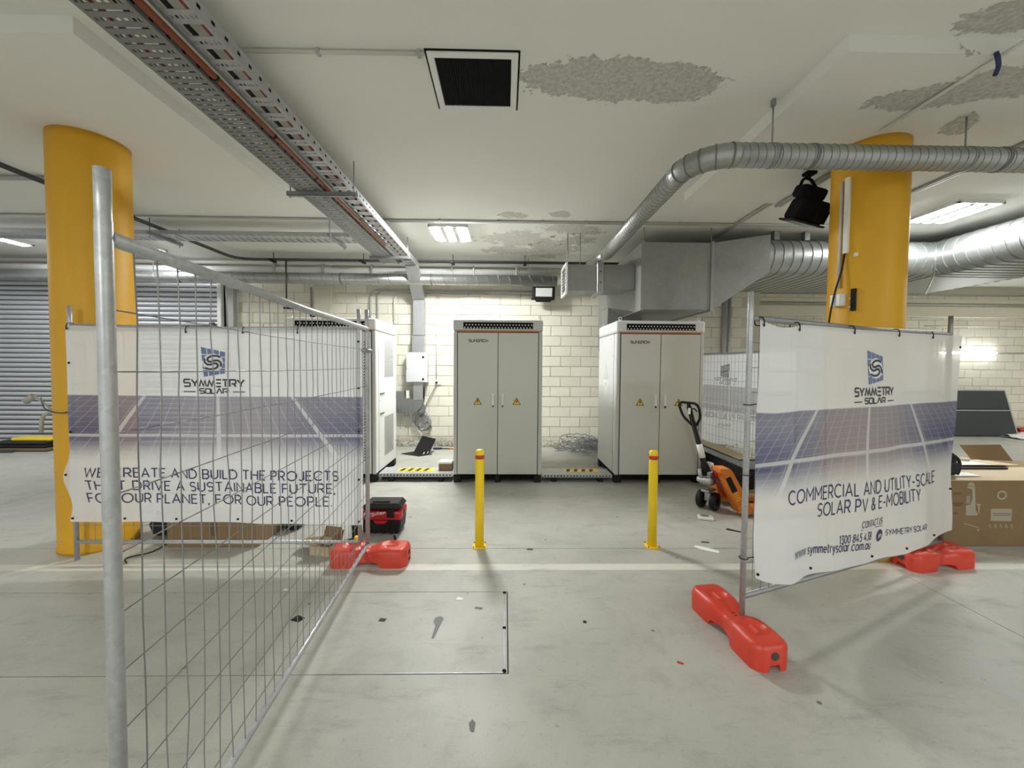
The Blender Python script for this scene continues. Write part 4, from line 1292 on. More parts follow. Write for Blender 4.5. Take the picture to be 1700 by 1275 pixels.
# things on the floor behind the channels
fp = thing('folded_case', 'black folded panel lying open on the floor near the block wall', 'panel', (-1.62, 7.05, 0))
MB().add([Vector(q) for q in ((-1.86, 7.05, .012), (-1.50, 6.86, .012), (-1.30, 7.02, .012), (-1.66, 7.24, .012), (-1.86, 7.05, .0), (-1.50, 6.86, .0), (-1.30, 7.02, .0), (-1.66, 7.24, .0))],
        [(0, 1, 2, 3), (7, 6, 5, 4), (0, 4, 5, 1), (1, 5, 6, 2), (2, 6, 7, 3), (3, 7, 4, 0)]).build('base', M['black'], fp)
a = [(-1.67, 7.22, .01), (-1.36, 7.02, .01), (-1.26, 7.18, .255), (-1.55, 7.38, .275)]
b = [(x + .004, y + .014, z - .002) for x, y, z in a]
MB().add([Vector(q) for q in a + b], [(0, 1, 2, 3), (7, 6, 5, 4), (0, 4, 5, 1), (1, 5, 6, 2), (2, 6, 7, 3), (3, 7, 4, 0)]).build('lid', M['black'], fp)
for (x, y) in ((-1.45, 6.97), (-1.39, 7.01)):
    MB().cyl((x, y, .01), (x + .02, y + .03, .05), .008, 6).build('catch', M['chrome'], fp)
sd_ = thing('screwdriver', 'screwdriver with blue handle and orange tip on the floor by the wall', 'screwdriver', (-1.2, 7.45, .02))
MB().tube([(-1.36, 7.45, .02), (-1.33, 7.45, .02), (-1.22, 7.46, .02), (-1.18, 7.46, .02)], [.014, .022, .02, .012], 10).build('handle', M['navy'], sd_)
MB().cyl((-1.18, 7.46, .018), (-1.05, 7.47, .012), .009, 8).build('shaft', M['black'], sd_)
MB().cyl((-1.05, 7.47, .014), (-.93, 7.48, .014), .014, 8).build('sleeve', M['jack_orange'], sd_)
cb = thing('small_carton', 'small brown carton on the channel beside the middle cabinet', 'carton', (-.83, 5.56, .115))
MB().rbox(-.925, -.735, 5.50, 5.66, .1155, .215, .004, 1).build('box', M['cardboard'], cb)
MB().box(-.92, -.74, 5.498, 5.655, .215, .24).build('paper_wrap', M['paper'], cb)

# ================================================================== bollards
def bollard(x, y, label):
    r = thing('bollard', label, 'bollard', (x, y, 0))
    MB().lathe((x, y, 0), [(.039, .008), (.039, .845), (.036, .856), (.026, .864), (.006, .868)], 28).build('post', M['yellow'], r)
    MB().lathe((x, y, 0), [(.0398, .785), (.0398, .82)], 28).build('reflective_band', M['red_band'], r)
    MB().rbox(x - .06, x + .06, y - .06, y + .06, 0, .009, .003, 1).build('base_plate', M['yellow'], r)
    for sx in (-.048, .048):
        for sy in (-.048, .048):
            MB().cyl((x + sx, y + sy, .008), (x + sx, y + sy, .02), .008, 6).build('bolt', M['steel_dark'], r)
bollard(-.215, 3.43, 'yellow bollard with red band in front of the middle cabinet')
bollard(1.328, 3.43, 'yellow bollard with red band in front of the right cabinet')

# ================================================================== temporary fences
def fence(label, p0, p1, htop, zrail, zb0, zb1, pitch, kink, seed, wire_top, pr=.0205, foot0=0.0):
    p0 = Vector((*p0, 0)); p1 = Vector((*p1, 0)); d = p1 - p0; L = d.length
    rg = random.Random(seed)
    r = thing('temporary_fence', label, 'fence', p0, atan2(d.y, d.x))
    for x, zf in ((0, foot0), (L, .05)):
        mb = MB().tube([(x, 0, zf), (x, 0, htop - .12), (x, 0, htop - .115), (x, 0, htop)], [pr, pr, pr * .94, pr * .94], 18)
        mb.build('post', M['steel_dark'] if seed == 6 and x > 0 else M['steel'], r, local=True)
    MB().tube([(pr * .6, 0, zrail), (L * .5, 0, zrail - .012), (L - pr * .6, 0, zrail)], .0175, 14).build('top_rail', M['steel_dark'] if seed == 6 else M['steel'], r, local=True)
    MB().tube([(pr * .6, 0, zb0), (L - pr * .6, 0, zb1)], .0155, 14).build('bottom_rail', M['steel_dark'] if seed == 6 else M['steel'], r, local=True)
    n = int(round(L / pitch))
    for k in range(1, n):
        x = L * k / n
        zb = zb0 + (zb1 - zb0) * x / L
        m_ = 9
        pts = []
        for i in range(m_ + 1):
            z = zb + (zrail - zb) * i / m_
            e = 0 if i in (0, m_) else 1
            pts.append((x + e * rg.uniform(-1, 1) * kink, e * rg.uniform(-1, 1) * kink * .4 - .004, z - .006 * sin(pi * x / L)))
        MB().tube(pts, .0019, 5, caps=False).build('wire', M['wire'], r, local=True)
    z = wire_top
    while z > max(zb0, zb1) + .03:
        pts = [(0, 0, z)] + [(L * i / 12, .0 + rg.uniform(-1, 1) * kink * .2, z + rg.uniform(-1, 1) * kink * .25 - .008 * sin(pi * i / 12)) for i in range(1, 12)] + [(L, 0, z)]
        MB().tube(pts, .0019, 5, caps=False).build('wire', M['wire'], r, local=True)
        z -= .1463
    return r, p0, d.normalized(), L


near_f, *_ = fence('wire fence panel running from the front left towards the back', (-.926, .93), (-1.115, 3.19), 2.045, 1.892, .195, .13, .0735, .008, 2, 1.726, .0165)
back_f, bp0, bd_, bL = fence('wire fence panel carrying the left banner, one end at the yellow column', (-3.46, 3.19), (-1.185, 3.205), 2.05, 1.893, .15, .14, .0755, .004, 4, 1.75, .0165)
right_f, rp0, rd_, rL = fence('wire fence panel carrying the right banner', (1.43, 2.27), (3.70, 3.20), 2.045, 1.893, .235, .15, .0755, .003, 6, 1.75, .0165, .05)
far_f, fp0, fd_, fL = fence('low wire fence panel standing behind the pallet truck beside the right cabinet', (3.60, 4.75), (3.20, 7.1), 1.86, 1.83, .14, .14, .0755, .002, 8, 1.70, .018)
mbc = MB()
# fence clamp where the two left panels meet
MB().rbox(2.20, 2.33, -.03, .03, 1.70, 1.73, .008, 1).build('clamp', M['steel_dark'], near_f, local=True)


def lerp_table(tb, x):
    if x <= tb[0][0]: return tb[0][1]
    for (a, b) in zip(tb, tb[1:]):
        if x <= b[0]: return a[1] + (b[1] - a[1]) * (x - a[0]) / (b[0] - a[0])
    return tb[-1][1]


def banner(label, p0, d, u0, u1, off, bottom, top, mat, inks, waves, edge=None, face=-1.0):
    """cloth hung on a fence; off = distance in front of the fence line (towards the reader)"""
    nrm = Vector((d.y, -d.x, 0))

    def zmap(u, zl):
        zb, zr = lerp_table(bottom, u), 1.05
        zt = lerp_table(top, u)
        if zl >= zr: return zr + (zl - zr) * (zt - zr) / (1.895 - zr)
        return zb + (zl - .28) * (zr - zb) / (zr - .28)

    def P(u, zl, o=0.0):
        z = zmap(u, zl)
        wv = sum(a * sin(fu * u + fz * zl + ph) for (a, fu, fz, ph) in waves)
        wv *= .35 + .65 * (1.9 - zl) / 1.6
        e = edge(u, zl) if edge else 0.0
        q = p0 + d * (u + e) + nrm * (off + wv + o)
        return Vector((q.x, q.y, z))
    nu, nv = 72, 48
    vs, fs, uvs = [], [], []
    for j in range(nv + 1):
        for i in range(nu + 1):
            u = u0 + (u1 - u0) * i / nu; zl = .28 + (1.895 - .28) * j / nv
            vs.append(P(u, zl)); uvs.append((u / 2.45, zl / 2))
    for j in range(nv):
        for i in range(nu):
            a = j * (nu + 1) + i
            fs.append((a, a + 1, a + nu + 2, a + nu + 1))
    b = MB(); b.add(vs, fs, True)
    o = b.build('banner', mat)
    lay_ = o.data.uv_layers.new(name='UVMap')
    for lp in o.data.loops:
        lay_.data[lp.index].uv = uvs[lp.vertex_index]
    tag(o, label, 'banner')
    lift = .003 * (-face)
    F_ = lambda u, v: P(u, v, lift)
    ink, inkg, blue, wht = inks
    def ribbon_obj(name, items, mt):
        mb = MB()
        for it in items: it(mb)
        mb.build(name, mt, o)
    # emblem: a leaning panel of blue cells with a swirl on a white disc
    uc, zc = inks_c[0], inks_c[1]
    mb = MB()
    for i in range(4):
        for j in range(4):
            fx0, fx1 = i / 4 + .02, (i + 1) / 4 - .02; fy0, fy1 = j / 4 + .015, (j + 1) / 4 - .015
            def E(fx, fy):
                hw = .10 - .012 * (1 - fy)
                lo = -.125 + .032 * fx; hi = .128 - .045 * fx
                return F_(uc - hw + 2 * hw * fx + .008 * (1 - fy), zc + lo + (hi - lo) * fy)
            mb.quad(E(fx0, fy0), E(fx1, fy0), E(fx1, fy1), E(fx0, fy1))
    mb.build('emblem_cells', blue, o)
    F2 = lambda u, v: P(u, v, lift * 1.6)
    mb = MB()
    mb.add([F2(uc + .082 * cos(2 * pi * k / 24), zc - .004 + .074 * sin(2 * pi * k / 24)) for k in range(24)], [tuple(range(24))])
    mb.build('emblem_disc', wht, o)
    F3 = lambda u, v: P(u, v, lift * 2.2)
    mb = MB()
    s_ = [(.062, .040), (.03, .052), (-.01, .05), (-.036, .036), (-.042, .018), (-.03, .004), (-.008, .004), (.016, .014), (.042, .014), (.062, -.002), (.068, -.022), (.062, -.036)]
    mb.ribbon([(uc + a, zc + b_) for a, b_ in s_], .015, F3)
    mb.ribbon([(uc - a, zc - .006 - b_) for a, b_ in s_], .015, F3)
    mb.build('emblem_swirl', inkg, o)
    mb = MB()
    text_strokes(mb, 'symmetry', uc - .24, uc + .24, 1.428, 1.428, .056, .013, F_, star=True)
    mb.build('lettering', inkg, o)
    mb = MB()
    text_strokes(mb, 'solar', uc - .115, uc + .115, 1.372, 1.372, .038, .010, F_, star=True)
    for s in (-1, 1):
        mb.ribbon([(uc + s * .15, 1.385), (uc + s * .245, 1.385)], .008, F_)
    mb.build('lettering', inkg, o)
    return o, P, F_


# --- left banner
inks_c = (1.14, 1.628)
ob, Pb, Fb = banner('white printed mesh banner facing the viewer on the left fence', bp0, bd_, .0, 2.31, .03,
                    [(0, .335), (.4, .327), (1.3, .312), (2.3, .296)], [(0, 1.895), (.5, 1.882), (1.1, 1.874), (2.31, 1.882)], M['banner'],
                    (M['ink'], M['ink_grey'], M['ink_blue'], M['ink_white']),
                    [(.009, 4.0, 1.5, .3), (.007, 9.0, -3, 1.2), (.006, 2.0, 7.0, 0), (.003, 17.0, 5.0, 0)],
                    edge=lambda u, z: -.06 * math.exp(-((z - .66) / .13) ** 2) * max(0, 1 - u / .5) + .02 * math.exp(-((z - .4) / .1) ** 2) * max(0, 1 - u / .4))
def put_line(o, F, txt, u0, u1, z0, z1, cap, w, mt, sp=.26, slant=0.0):
    for (wd, a, b, za, zb) in text_spans(txt, u0, u1, z0, z1, sp):
        mb = MB(); text_strokes(mb, wd, a, b, za, zb, cap, w, F, sp=sp, slant=slant)
        mb.build('lettering', mt, o)
put_line(ob, Fb, 'WE CREATE AND BUILD THE PROJECTS', .150, 2.112, .668, .650, .076, .0105, M['ink'])
put_line(ob, Fb, 'THAT DRIVE A SUSTAINABLE FUTURE,', .155, 2.088, .556, .545, .076, .0105, M['ink'])
put_line(ob, Fb, 'FOR OUR PLANET, FOR OUR PEOPLE.', .145, 2.062, .448, .436, .076, .0105, M['ink'])

# --- right banner
inks_c = (1.225, 1.628)
orb, Pr, Fr = banner('white printed mesh banner on the right fence, facing the viewer', rp0, rd_, .022, 2.50, .046,
                     [(0, .385), (.1, .335), (.2, .297), (.38, .252), (.56, .258), (.9, .226), (1.42, .207), (2.13, .198), (2.25, .215), (2.42, .25), (2.5, .255)],
                     [(0, 1.885), (.1, 1.862), (.22, 1.842), (.33, 1.85), (.42, 1.87), (1.0, 1.866), (2.5, 1.878)], M['banner'],
                     (M['ink'], M['ink_grey'], M['ink_blue'], M['ink_white']),
                     [(.013, 3.6, 2.0, 1.0), (.009, 8.0, -2.4, .2), (.007, 1.6, 8.0, .7), (.0045, 15.0, 4.5, .4)])
# wire lines of the contact block follow the slack lower hem
put_line(orb, Fr, 'COMMERCIAL AND UTILITY-SCALE', .318, 2.205, .770, .725, .080, .0105, M['ink'])
put_line(orb, Fr, 'SOLAR PV & E-MOBILITY', .642, 1.908, .655, .632, .080, .0105, M['ink'])
put_line(orb, Fr, 'CONTACT US', 1.122, 1.396, .535, .530, .042, .0062, M['ink'])
mb = MB(); mb.ribbon([(1.11, .522), (1.40, .516)], .004, Fr); mb.build('underline', M['ink'], orb)
put_line(orb, Fr, '1300 845 438', .912, 1.25, .447, .444, .052, .0072, M['ink'])
put_line(orb, Fr, 'www.symmetrysolar.com.au', .413, 1.255, .425, .378, .062, .0082, M['ink'])
put_line(orb, Fr, 'SYMMETRY SOLAR', 1.457, 2.023, .442, .408, .038, .0062, M['ink'])
mb = MB(); mb.add([Fr(1.375 + .042 * cos(2 * pi * k / 20), .452 + .042 * sin(2 * pi * k / 20)) for k in range(20)], [tuple(range(20))]); mb.build('round_badge', M['ink'], orb)
mb = MB(); text_strokes(mb, 'in', 1.358, 1.393, .437, .437, .034, .007, lambda u, v: Pr(u, v, .0065)); mb.build('lettering', M['ink_white'], orb)

# --- far banner, seen from behind
inks_c = (1.27, 1.60)
ofb, Pf, Ff = banner('printed mesh banner seen from behind, mirrored, behind the pallet truck', fp0, fd_, .06, 2.38, .028,
                     [(0, .60), (.8, .52), (1.3, .40), (1.75, .36), (2.4, .36)], [(0, 1.82), (2.4, 1.825)], M['banner_back'],
                     (M['ink_faded'], M['ink_faded'], M['ink_blue_faded'], M['paper']), [(.004, 4, 2, 0)], face=1.0)
put_line(ofb, Ff, 'COMMERCIAL AND UTILITY-SCALE', .318, 2.205, .90, .90, .09, .0105, M['ink_faded'])
put_line(ofb, Ff, 'SOLAR PV & E-MOBILITY', .642, 1.908, .76, .76, .09, .0105, M['ink_faded'])
put_line(ofb, Ff, 'CONTACT US', 1.122, 1.396, .62, .62, .045, .007, M['ink_faded'])

# ties and eyelets
def ties(o, P, us, zrail_off, side):
    for u in us:
        q = P(u, 1.872, .004)
        MB().lathe((q.x, q.y - .001, q.z), [(.008, -.002), (.008, .003)], 8, 'y').build('eyelet', M['steel_dark'], o)
        back = P(u, 1.872, -.052)
        c = [(q.x, q.y - .004, q.z - .012), (q.x, q.y - .006, q.z + .02), (q.x, q.y + .01, q.z + .046), (back.x, back.y, q.z + .044), (back.x, back.y, q.z + .0), (q.x + .004, q.y, q.z - .006)]
        MB().tube(bend(c, .02, 3), .0035, 5).build('cable_tie', M['black'], o)
ties(ob, Pb, (.015, .93, 1.376, 1.80), 0, 1)
ties(orb, Pr, (.05, .38, .96, 1.53, 2.03), 0, 1)
def eyelets(o, P, pts):
    for (u, z) in pts:
        q = P(u, z, .004)
        MB().lathe((q.x, q.y - .001, q.z), [(.009, -.002), (.009, .003)], 8, 'y').build('eyelet', M['black'], o)
eyelets(ob, Pb, [(.02, 1.60), (.02, 1.05), (.02, .68), (.02, .31), (.42, .31), (.82, .31), (1.3, .31), (1.74, .31), (2.28, .31), (2.28, 1.80), (2.28, 1.42), (2.28, 1.06), (2.28, .66), (.38, 1.87)])
eyelets(orb, Pr, [(.04, .31), (.62, .32), (1.30, .32), (1.72, .32), (2.22, .32), (2.47, 1.80), (2.47, .62)])
def near_ties(zs):
    for z in zs:
        a = Vector((1.43, 2.27, z)); dd_ = rd_; nn = Vector((dd_.y, -dd_.x, 0))
        pts = [a + (dd_ * cos(2 * pi * k / 12) + nn * sin(2 * pi * k / 12)) * .0235 for k in range(12)]
        MB().tube(pts, .003, 5, closed=True).tube([a + dd_ * .02 + nn * .01, a + dd_ * .06 + nn * .028 + Vector((0, 0, .006))], .003, 5).build('cable_tie', M['black'], orb)
near_ties((1.385, .97, .47))
# tail wire from the column to the back fence
wp = [(-3.95, 3.40, 1.30), (-3.80, 3.29, 1.22), (-3.70, 3.27, 1.19), (-3.60, 3.245, 1.19), (-3.46, 3.19, 1.215)]
tag(MB().tube(bend(wp, .06), .005, 6).build('tie_wire', M['pipe_dark']), 'dark wire tying the left fence to the ochre column', 'wire')
tl = thing('cable_end', 'stub of bent grey cable sticking out left of the ochre column', 'cable', (-3.95, 3.42, 1.25))
MB().tube(bend([(-3.88, 3.42, 1.19), (-3.95, 3.42, 1.25), (-4.05, 3.42, 1.33)], .03), [.006] * 4 + [.012] * 4 if False else .009, 7).build('lead', M['pipe_grey'], tl)
MB().cyl((-4.03, 3.42, 1.315), (-4.10, 3.42, 1.27), .022, 8, .03).build('funnel', M['pipe_grey'], tl)
MB().tube(bend([(-3.88, 3.42, 1.19), (-3.97, 3.42, 1.14), (-3.98, 3.42, 1.0)], .08), .014, 8).build('strap', M['pipe_grey'], tl)

# ================================================================== red fence feet
def fence_foot(label, loc, rot):
    r = thing('fence_block', label, 'fence foot', loc, rot, 'red plastic fence feet')
    L2, W2, H_ = .305, .112, .145
    bm = bmesh.new()
    nx, ny = 36, 14
    top, bot = [], []
    for i in range(nx + 1):
        t_ = -1 + 2 * i / nx
        x = t_ * L2
        waist = 1 - .30 * math.exp(-(t_ / .24) ** 2)
        endr = 1 - max(0, (abs(t_) - .80) / .20) ** 2.4 * .42
        w = W2 * waist * endr
        saddle = .030 * math.exp(-(t_ / .20) ** 2)
        rowt, rowb = [], []
        for j in range(ny + 1):
            s = -1 + 2 * j / ny
            edge_ = max(0, (abs(s) - .72) / .28) ** 2 * .030 + max(0, (abs(t_) - .9) / .1) ** 2 * .022
            z = H_ - saddle - edge_ - .004 * t_ * t_
            for sg in (-1, 1):                                        # moulded carrying handles either side of the middle
                hx, hz = (x - sg * .155) / .062, (s * w) / .062
                rr_ = sqrt(hx * hx + hz * hz)
                if rr_ < 1.0: z -= .014 * min(1, (1 - rr_) * 4)
                if .98 < rr_ < 1.25: z += .004
                if abs(s * w) < .012 and abs(hx) < .85: z += .010
            if abs(abs(s) - .34) < .1 and abs(t_) < .3: z += .006
            hole = (x + .0) ** 2 + (s * w) ** 2
            rowt.append(bm.verts.new((x, s * w, z)))
            zb = 0.0
            if abs(t_) < .30 and True: zb = .035
            if abs(t_) > .93 and abs(s) < .55: zb = .035
            rowb.append(bm.verts.new((x, s * w * .97, zb)))
        top.append(rowt); bot.append(rowb)
    for i in range(nx):
        for j in range(ny):
            bm.faces.new((top[i][j], top[i + 1][j], top[i + 1][j + 1], top[i][j + 1]))
            bm.faces.new((bot[i][j], bot[i][j + 1], bot[i + 1][j + 1], bot[i + 1][j]))
        for j, fl_ in ((0, 1), (ny, 0)):
            q = (bot[i][j], bot[i + 1][j], top[i + 1][j], top[i][j])
            bm.faces.new(q if fl_ else q[::-1])
    for i, fl_ in ((0, 0), (nx, 1)):
        for j in range(ny):
            q = (bot[i][j], bot[i][j + 1], top[i][j + 1], top[i][j])
            bm.faces.new(q if fl_ else q[::-1])
    bmesh.ops.recalc_face_normals(bm, faces=bm.faces)
    me = bpy.data.meshes.new('block')
    bm.to_mesh(me); bm.free()
    for pgn in me.polygons: pgn.use_smooth = True
    me.materials.append(M['fence_red'])
    me.set_sharp_from_angle(angle=radians(48))
    o = bpy.data.objects.new('block', me); COL.objects.link(o); o.parent = r
    for xx in (-.035, .035):
        MB().lathe((xx, 0, H_ - .034), [(.026, 0), (.026, .006)], 14).build('socket_hole', M['black_matt'], r, local=True)
    for sx in (-1, 1):
        MB().lathe((sx * (L2 + .001), 0, .085), [(.021, -.004), (.021, .004)], 14, 'x').build('plug', M['cab_gap'], r, local=True)
    return r
fence_foot('red plastic fence foot under the near end of the right fence', (1.395, 2.285, 0), radians(-83))
fence_foot('red plastic fence foot between the left fence corner and the white floor line', (-1.075, 3.15, 0), radians(1))
fence_foot('red plastic fence foot under the far end of the right fence by the carton', (3.52, 3.10, 0), radians(8))

# ================================================================== wet-dry vacuum
vc = thing('vacuum_cleaner', 'black and red cordless vacuum box on the floor behind the left fence corner', 'vacuum', (-1.16, 3.78, 0))
vx0, vx1, vy0, vy1 = -1.345, -.968, 3.655, 3.90
def taper(c):
    k = .93 + .07 * min(1, c.z / .15)
    return (-1.157 + (c.x + 1.157) * k, 3.78 + (c.y - 3.78) * k, c.z)
MB().rbox(vx0 + .004, vx1 - .004, vy0 + .004, vy1 - .004, .012, .165, .02, 2, None, taper).build('tank', M['black'], vc)
MB().rbox(vx0, vx1, vy0, vy1, .135, .225, .022, 2).build('red_band', M['vac_red'], vc)
MB().rbox(vx0 + .002, vx1 - .002, vy0 - .002, vy1 + .002, .215, .292, .035, 1).build('lid', M['black'], vc)
MB().rbox(vx0 + .09, vx1 - .12, vy0 + .05, vy0 + .085, .285, .305, .008, 1).build('carry_handle', M['black'], vc)
MB().rbox(-1.10, -1.03, vy0 - .012, vy0 + .004, .165, .245, .006, 1).build('latch', M['black'], vc)
MB().prism([(-.07, 0), (.07, 0), (.04, -.03), (-.04, -.03)], lambda q: Vector((-1.16 + q[0], vy0 + .004, .14 + q[1])), lambda q: Vector((-1.16 + q[0], vy0 - .003, .14 + q[1]))).build('band_tab', M['vac_red'], vc)
mb = MB()
text_strokes(mb, 'Milwaukee', -1.345, -1.12, .186, .206, .026, .005, lambda u, v: Vector((u, vy0 - .0015, v)), slant=.35)
mb.ribbon([(-1.31, .168), (-1.22, .182), (-1.235, .190), (-1.13, .204)], .005, lambda u, v: Vector((u, vy0 - .0015, v)))
mb.build('lettering', M['white'], vc)
MB().rbox(vx1 - .004, vx1 + .003, 3.74, 3.81, .16, .205, .004, 1).build('outlet', M['black'], vc)
for k, (xx) in enumerate((vx0 + .05, vx0 + .13, vx0 + .21, vx0 + .29)):
    MB().rbox(xx - .012, xx + .012, vy0 - .002, vy0 + .02, .015, .125, .004, 1).build('rib', M['black'], vc)
for xx in (vx0 + .05, vx1 - .05):
    for yy in (vy0 + .05, vy1 - .05):
        MB().cyl((xx, yy, 0), (xx, yy, .02), .018, 8).build('rubber_foot', M['black'], vc)
# torch-like tool and lead next to it
tr_ = thing('hand_torch', 'black hand tool with a yellow cap behind the left fence corner', 'tool', (-1.33, 3.5, .0))
MB().tube([(-1.36, 3.56, .02), (-1.36, 3.56, .12), (-1.36, 3.57, .19)], [.03, .028, .036], 12).build('body', M['black'], tr_)
MB().lathe((-1.32, 3.50, .0), [(.022, 0), (.028, .02), (.028, .05), (.02, .06)], 14).build('yellow_cap', M['yellow'], tr_)
MB().tube(bend([(-1.36, 3.56, .02), (-1.42, 3.5, .012), (-1.55, 3.52, .012), (-1.62, 3.45, .012)], .06), .012, 8).build('handle', M['black'], tr_)
tag(MB().tube(bend([(-1.02, 3.62, .01), (-.98, 3.52, .012), (-.93, 3.46, .012), (-.90, 3.38, .03), (-.93, 3.32, .012)], .05), .009, 6).build('strap', M['black']), 'black strap with a loose loop between the vacuum and the red foot', 'strap')

# ================================================================== cartons and bag behind the left banner
def panel_box(parent, x0, x1, y0, y1, z0, z1, mat, name='box', th=.006):
    mb = MB()
    mb.box(x0, x1, y0, y1, z0, z0 + th)
    mb.box(x0, x0 + th, y0, y1, z0, z1).box(x1 - th, x1, y0, y1, z0, z1).box(x0, x1, y0, y0 + th, z0, z1).box(x0, x1, y1 - th, y1, z0, z1)
    return mb.build(name, mat, parent)
lb = thing('long_carton', 'long brown carton on the floor behind the left banner', 'carton', (-2.5, 3.66, 0))
MB().rbox(-2.93, -2.15, 3.41, 3.93, 0, .27, .005, 1).build('box', M['cardboard'], lb)
MB().box(-2.93, -2.15, 3.64, 3.69, .27, .2712).build('packing_tape', M['cardboard_in'], lb)
MB().box(-2.55, -2.50, 3.4085, 3.4102, .10, .22).build('printed_mark', M['print_dark'], lb)
bb = tag(MB().lathe((-3.13, 3.75, 0), [(.09, 0), (.17, .03), (.19, .12), (.14, .2), (.06, .27), (.03, .3)], 14).build('tool_bag', M['fabric_black']), 'black slumped bag between the ochre column and the long carton', 'bag')
for v in bb.data.vertices:
    v.co.x += .02 * sin(v.co.z * 40 + v.co.y * 9); v.co.y += .015 * sin(v.co.x * 30)
tag(MB().tube(bend([(-3.0, 3.6, .012), (-2.95, 3.3, .01), (-3.1, 3.2, .01), (-3.0, 3.12, .01)], .1), .005, 6).build('loose_cord', M['black']), 'black cord on the floor in front of the long carton', 'cord')
mt = tag(MB().rbox(-2.12, -1.98, 3.75, 3.95, 0, .2, .02, 1).build('tool_case', M['black']), 'black tool case standing right of the long carton', 'case')
oc_ = thing('open_carton', 'small open brown carton with flaps up left of the red fence foot', 'carton', (-1.55, 3.25, 0))
def rect(c, a, hx, hy):
    return [Vector((c[0] + cos(a) * sx * hx - sin(a) * sy * hy, c[1] + sin(a) * sx * hx + cos(a) * sy * hy, 0)) for sx, sy in ((-1, -1), (1, -1), (1, 1), (-1, 1))]
rc = rect((-1.52, 3.335), radians(-14), .095, .085)
H1 = .085
for i in range(4):
    a, b = rc[i], rc[(i + 1) % 4]
    n = Vector(((b - a).y, -(b - a).x, 0)).normalized()
    up = Vector((0, 0, H1))
    t3 = n * -.004
    MB().add([a, b, b + up, a + up, a + t3, b + t3, b + up + t3, a + up + t3], [(0, 1, 2, 3), (7, 6, 5, 4), (0, 4, 5, 1), (1, 5, 6, 2), (2, 6, 7, 3), (3, 7, 4, 0)]).build('side', M['cardboard_in'], oc_)
    out, rise = ((.07, .03), (.03, .09), (.02, .09), (.15, -.02))[i]
    c1 = a + up + n * out + Vector((0, 0, rise)); c2 = b + up + n * out + Vector((0, 0, rise))
    e = (b - a) * .08
    MB().add([a + up, b + up, c2 - e, c1 + e, a + up + t3, b + up + t3, c2 - e + t3, c1 + e + t3], [(0, 1, 2, 3), (7, 6, 5, 4), (0, 4, 5, 1), (1, 5, 6, 2), (2, 6, 7, 3), (3, 7, 4, 0)]).build('flap', M['cardboard'], oc_)
MB().add(rc + [q + Vector((0, 0, .004)) for q in rc], [(3, 2, 1, 0), (4, 5, 6, 7)]).build('bottom', M['cardboard'], oc_)
mb = MB(); rng = random.Random(21)
tag(MB().tube(bend([(-1.45, 3.42, .02), (-1.38, 3.36, .08), (-1.30, 3.34, .012), (-1.2, 3.38, .02)], .04), .02, 7).build('grey_rag', M['cable_grey']), 'crumpled dark rag behind the small open carton', 'rag')

# ================================================================== pallet truck
pj_ = thing('pallet_truck', 'orange pallet truck with black handle beside the right cabinet', 'pallet truck', (2.35, 4.36, 0))
org = (2.35, 4.36, 0)
OR = M['jack_orange']
def A(x, y, z): return Vector((2.35 + x, 4.36 + y, z))
# forks
for s in (-1, 1):
    y0, y1 = (-.27, -.11) if s < 0 else (.11, .27)
    mb = MB()
    prof = [(.17, .045), (.17, .095), (.20, .10), (1.25, .10), (1.33, .075), (1.33, .045)]
    mb.prism(prof, lambda q: A(q[0], y0, q[1]), lambda q: A(q[0], y1, q[1]))
    fk = mb.build('fork', OR, pj_)
    MB().lathe(A(1.15, (y0 + y1) / 2, .04), [(.038, -.035), (.038, .035)], 14, 'y').build('roller', M['black'], fk)
    ys = -.275 if s < 0 else .115
    leg = [(.17, .06), (.30, .06), (.30, .11), (.08, .50), (.055, .525), (-.05, .525), (-.05, .48), (-.01, .465)]
    if s > 0: leg = [(a if a > .15 else a + .10, b * .80) for a, b in leg]
    MB().prism(leg, lambda q: A(q[0], ys, q[1]), lambda q: A(q[0], ys + .16, q[1])).build('sloping_frame', OR, pj_)
    if s < 0:
        dmb = MB()
        def D(u, v, o=.0015):                                     # along the sloping side, from the top
            return A(.035 + .155 * u - .03 + v * .9, -.275 - o, .42 - .30 * u + v * .45)
        dmb.quad(D(0, .0), D(0, .06), D(.52, .06), D(.52, 0)); dmb.build('maker_strip', M['black'], pj_)
        dm2 = MB()
        for k in range(4):
            a = .56 + .075 * k
            dm2.quad(D(a, .004), D(a, .056), D(a + .03, .056), D(a + .03, .004))
        dm2.build('maker_strip', M['warn'], pj_)
        MB().lathe(A(.20, -.28, .13), [(.022, -.012), (.022, .012)], 12, 'y').build('pivot_boss', OR, pj_)
        MB().lathe(A(.20, -.293, .13), [(.012, -.002), (.012, .002)], 10, 'y').build('pivot_hole', M['black_matt'], pj_)
MB().prism([(-.06, .44), (.05, .44), (.25, .12), (.18, .09), (-.02, .40), (-.06, .40)], lambda q: A(q[0] + .05, -.12, q[1]), lambda q: A(q[0] + .05, .12, q[1])).build('cross_frame', M['vac_red'], pj_)
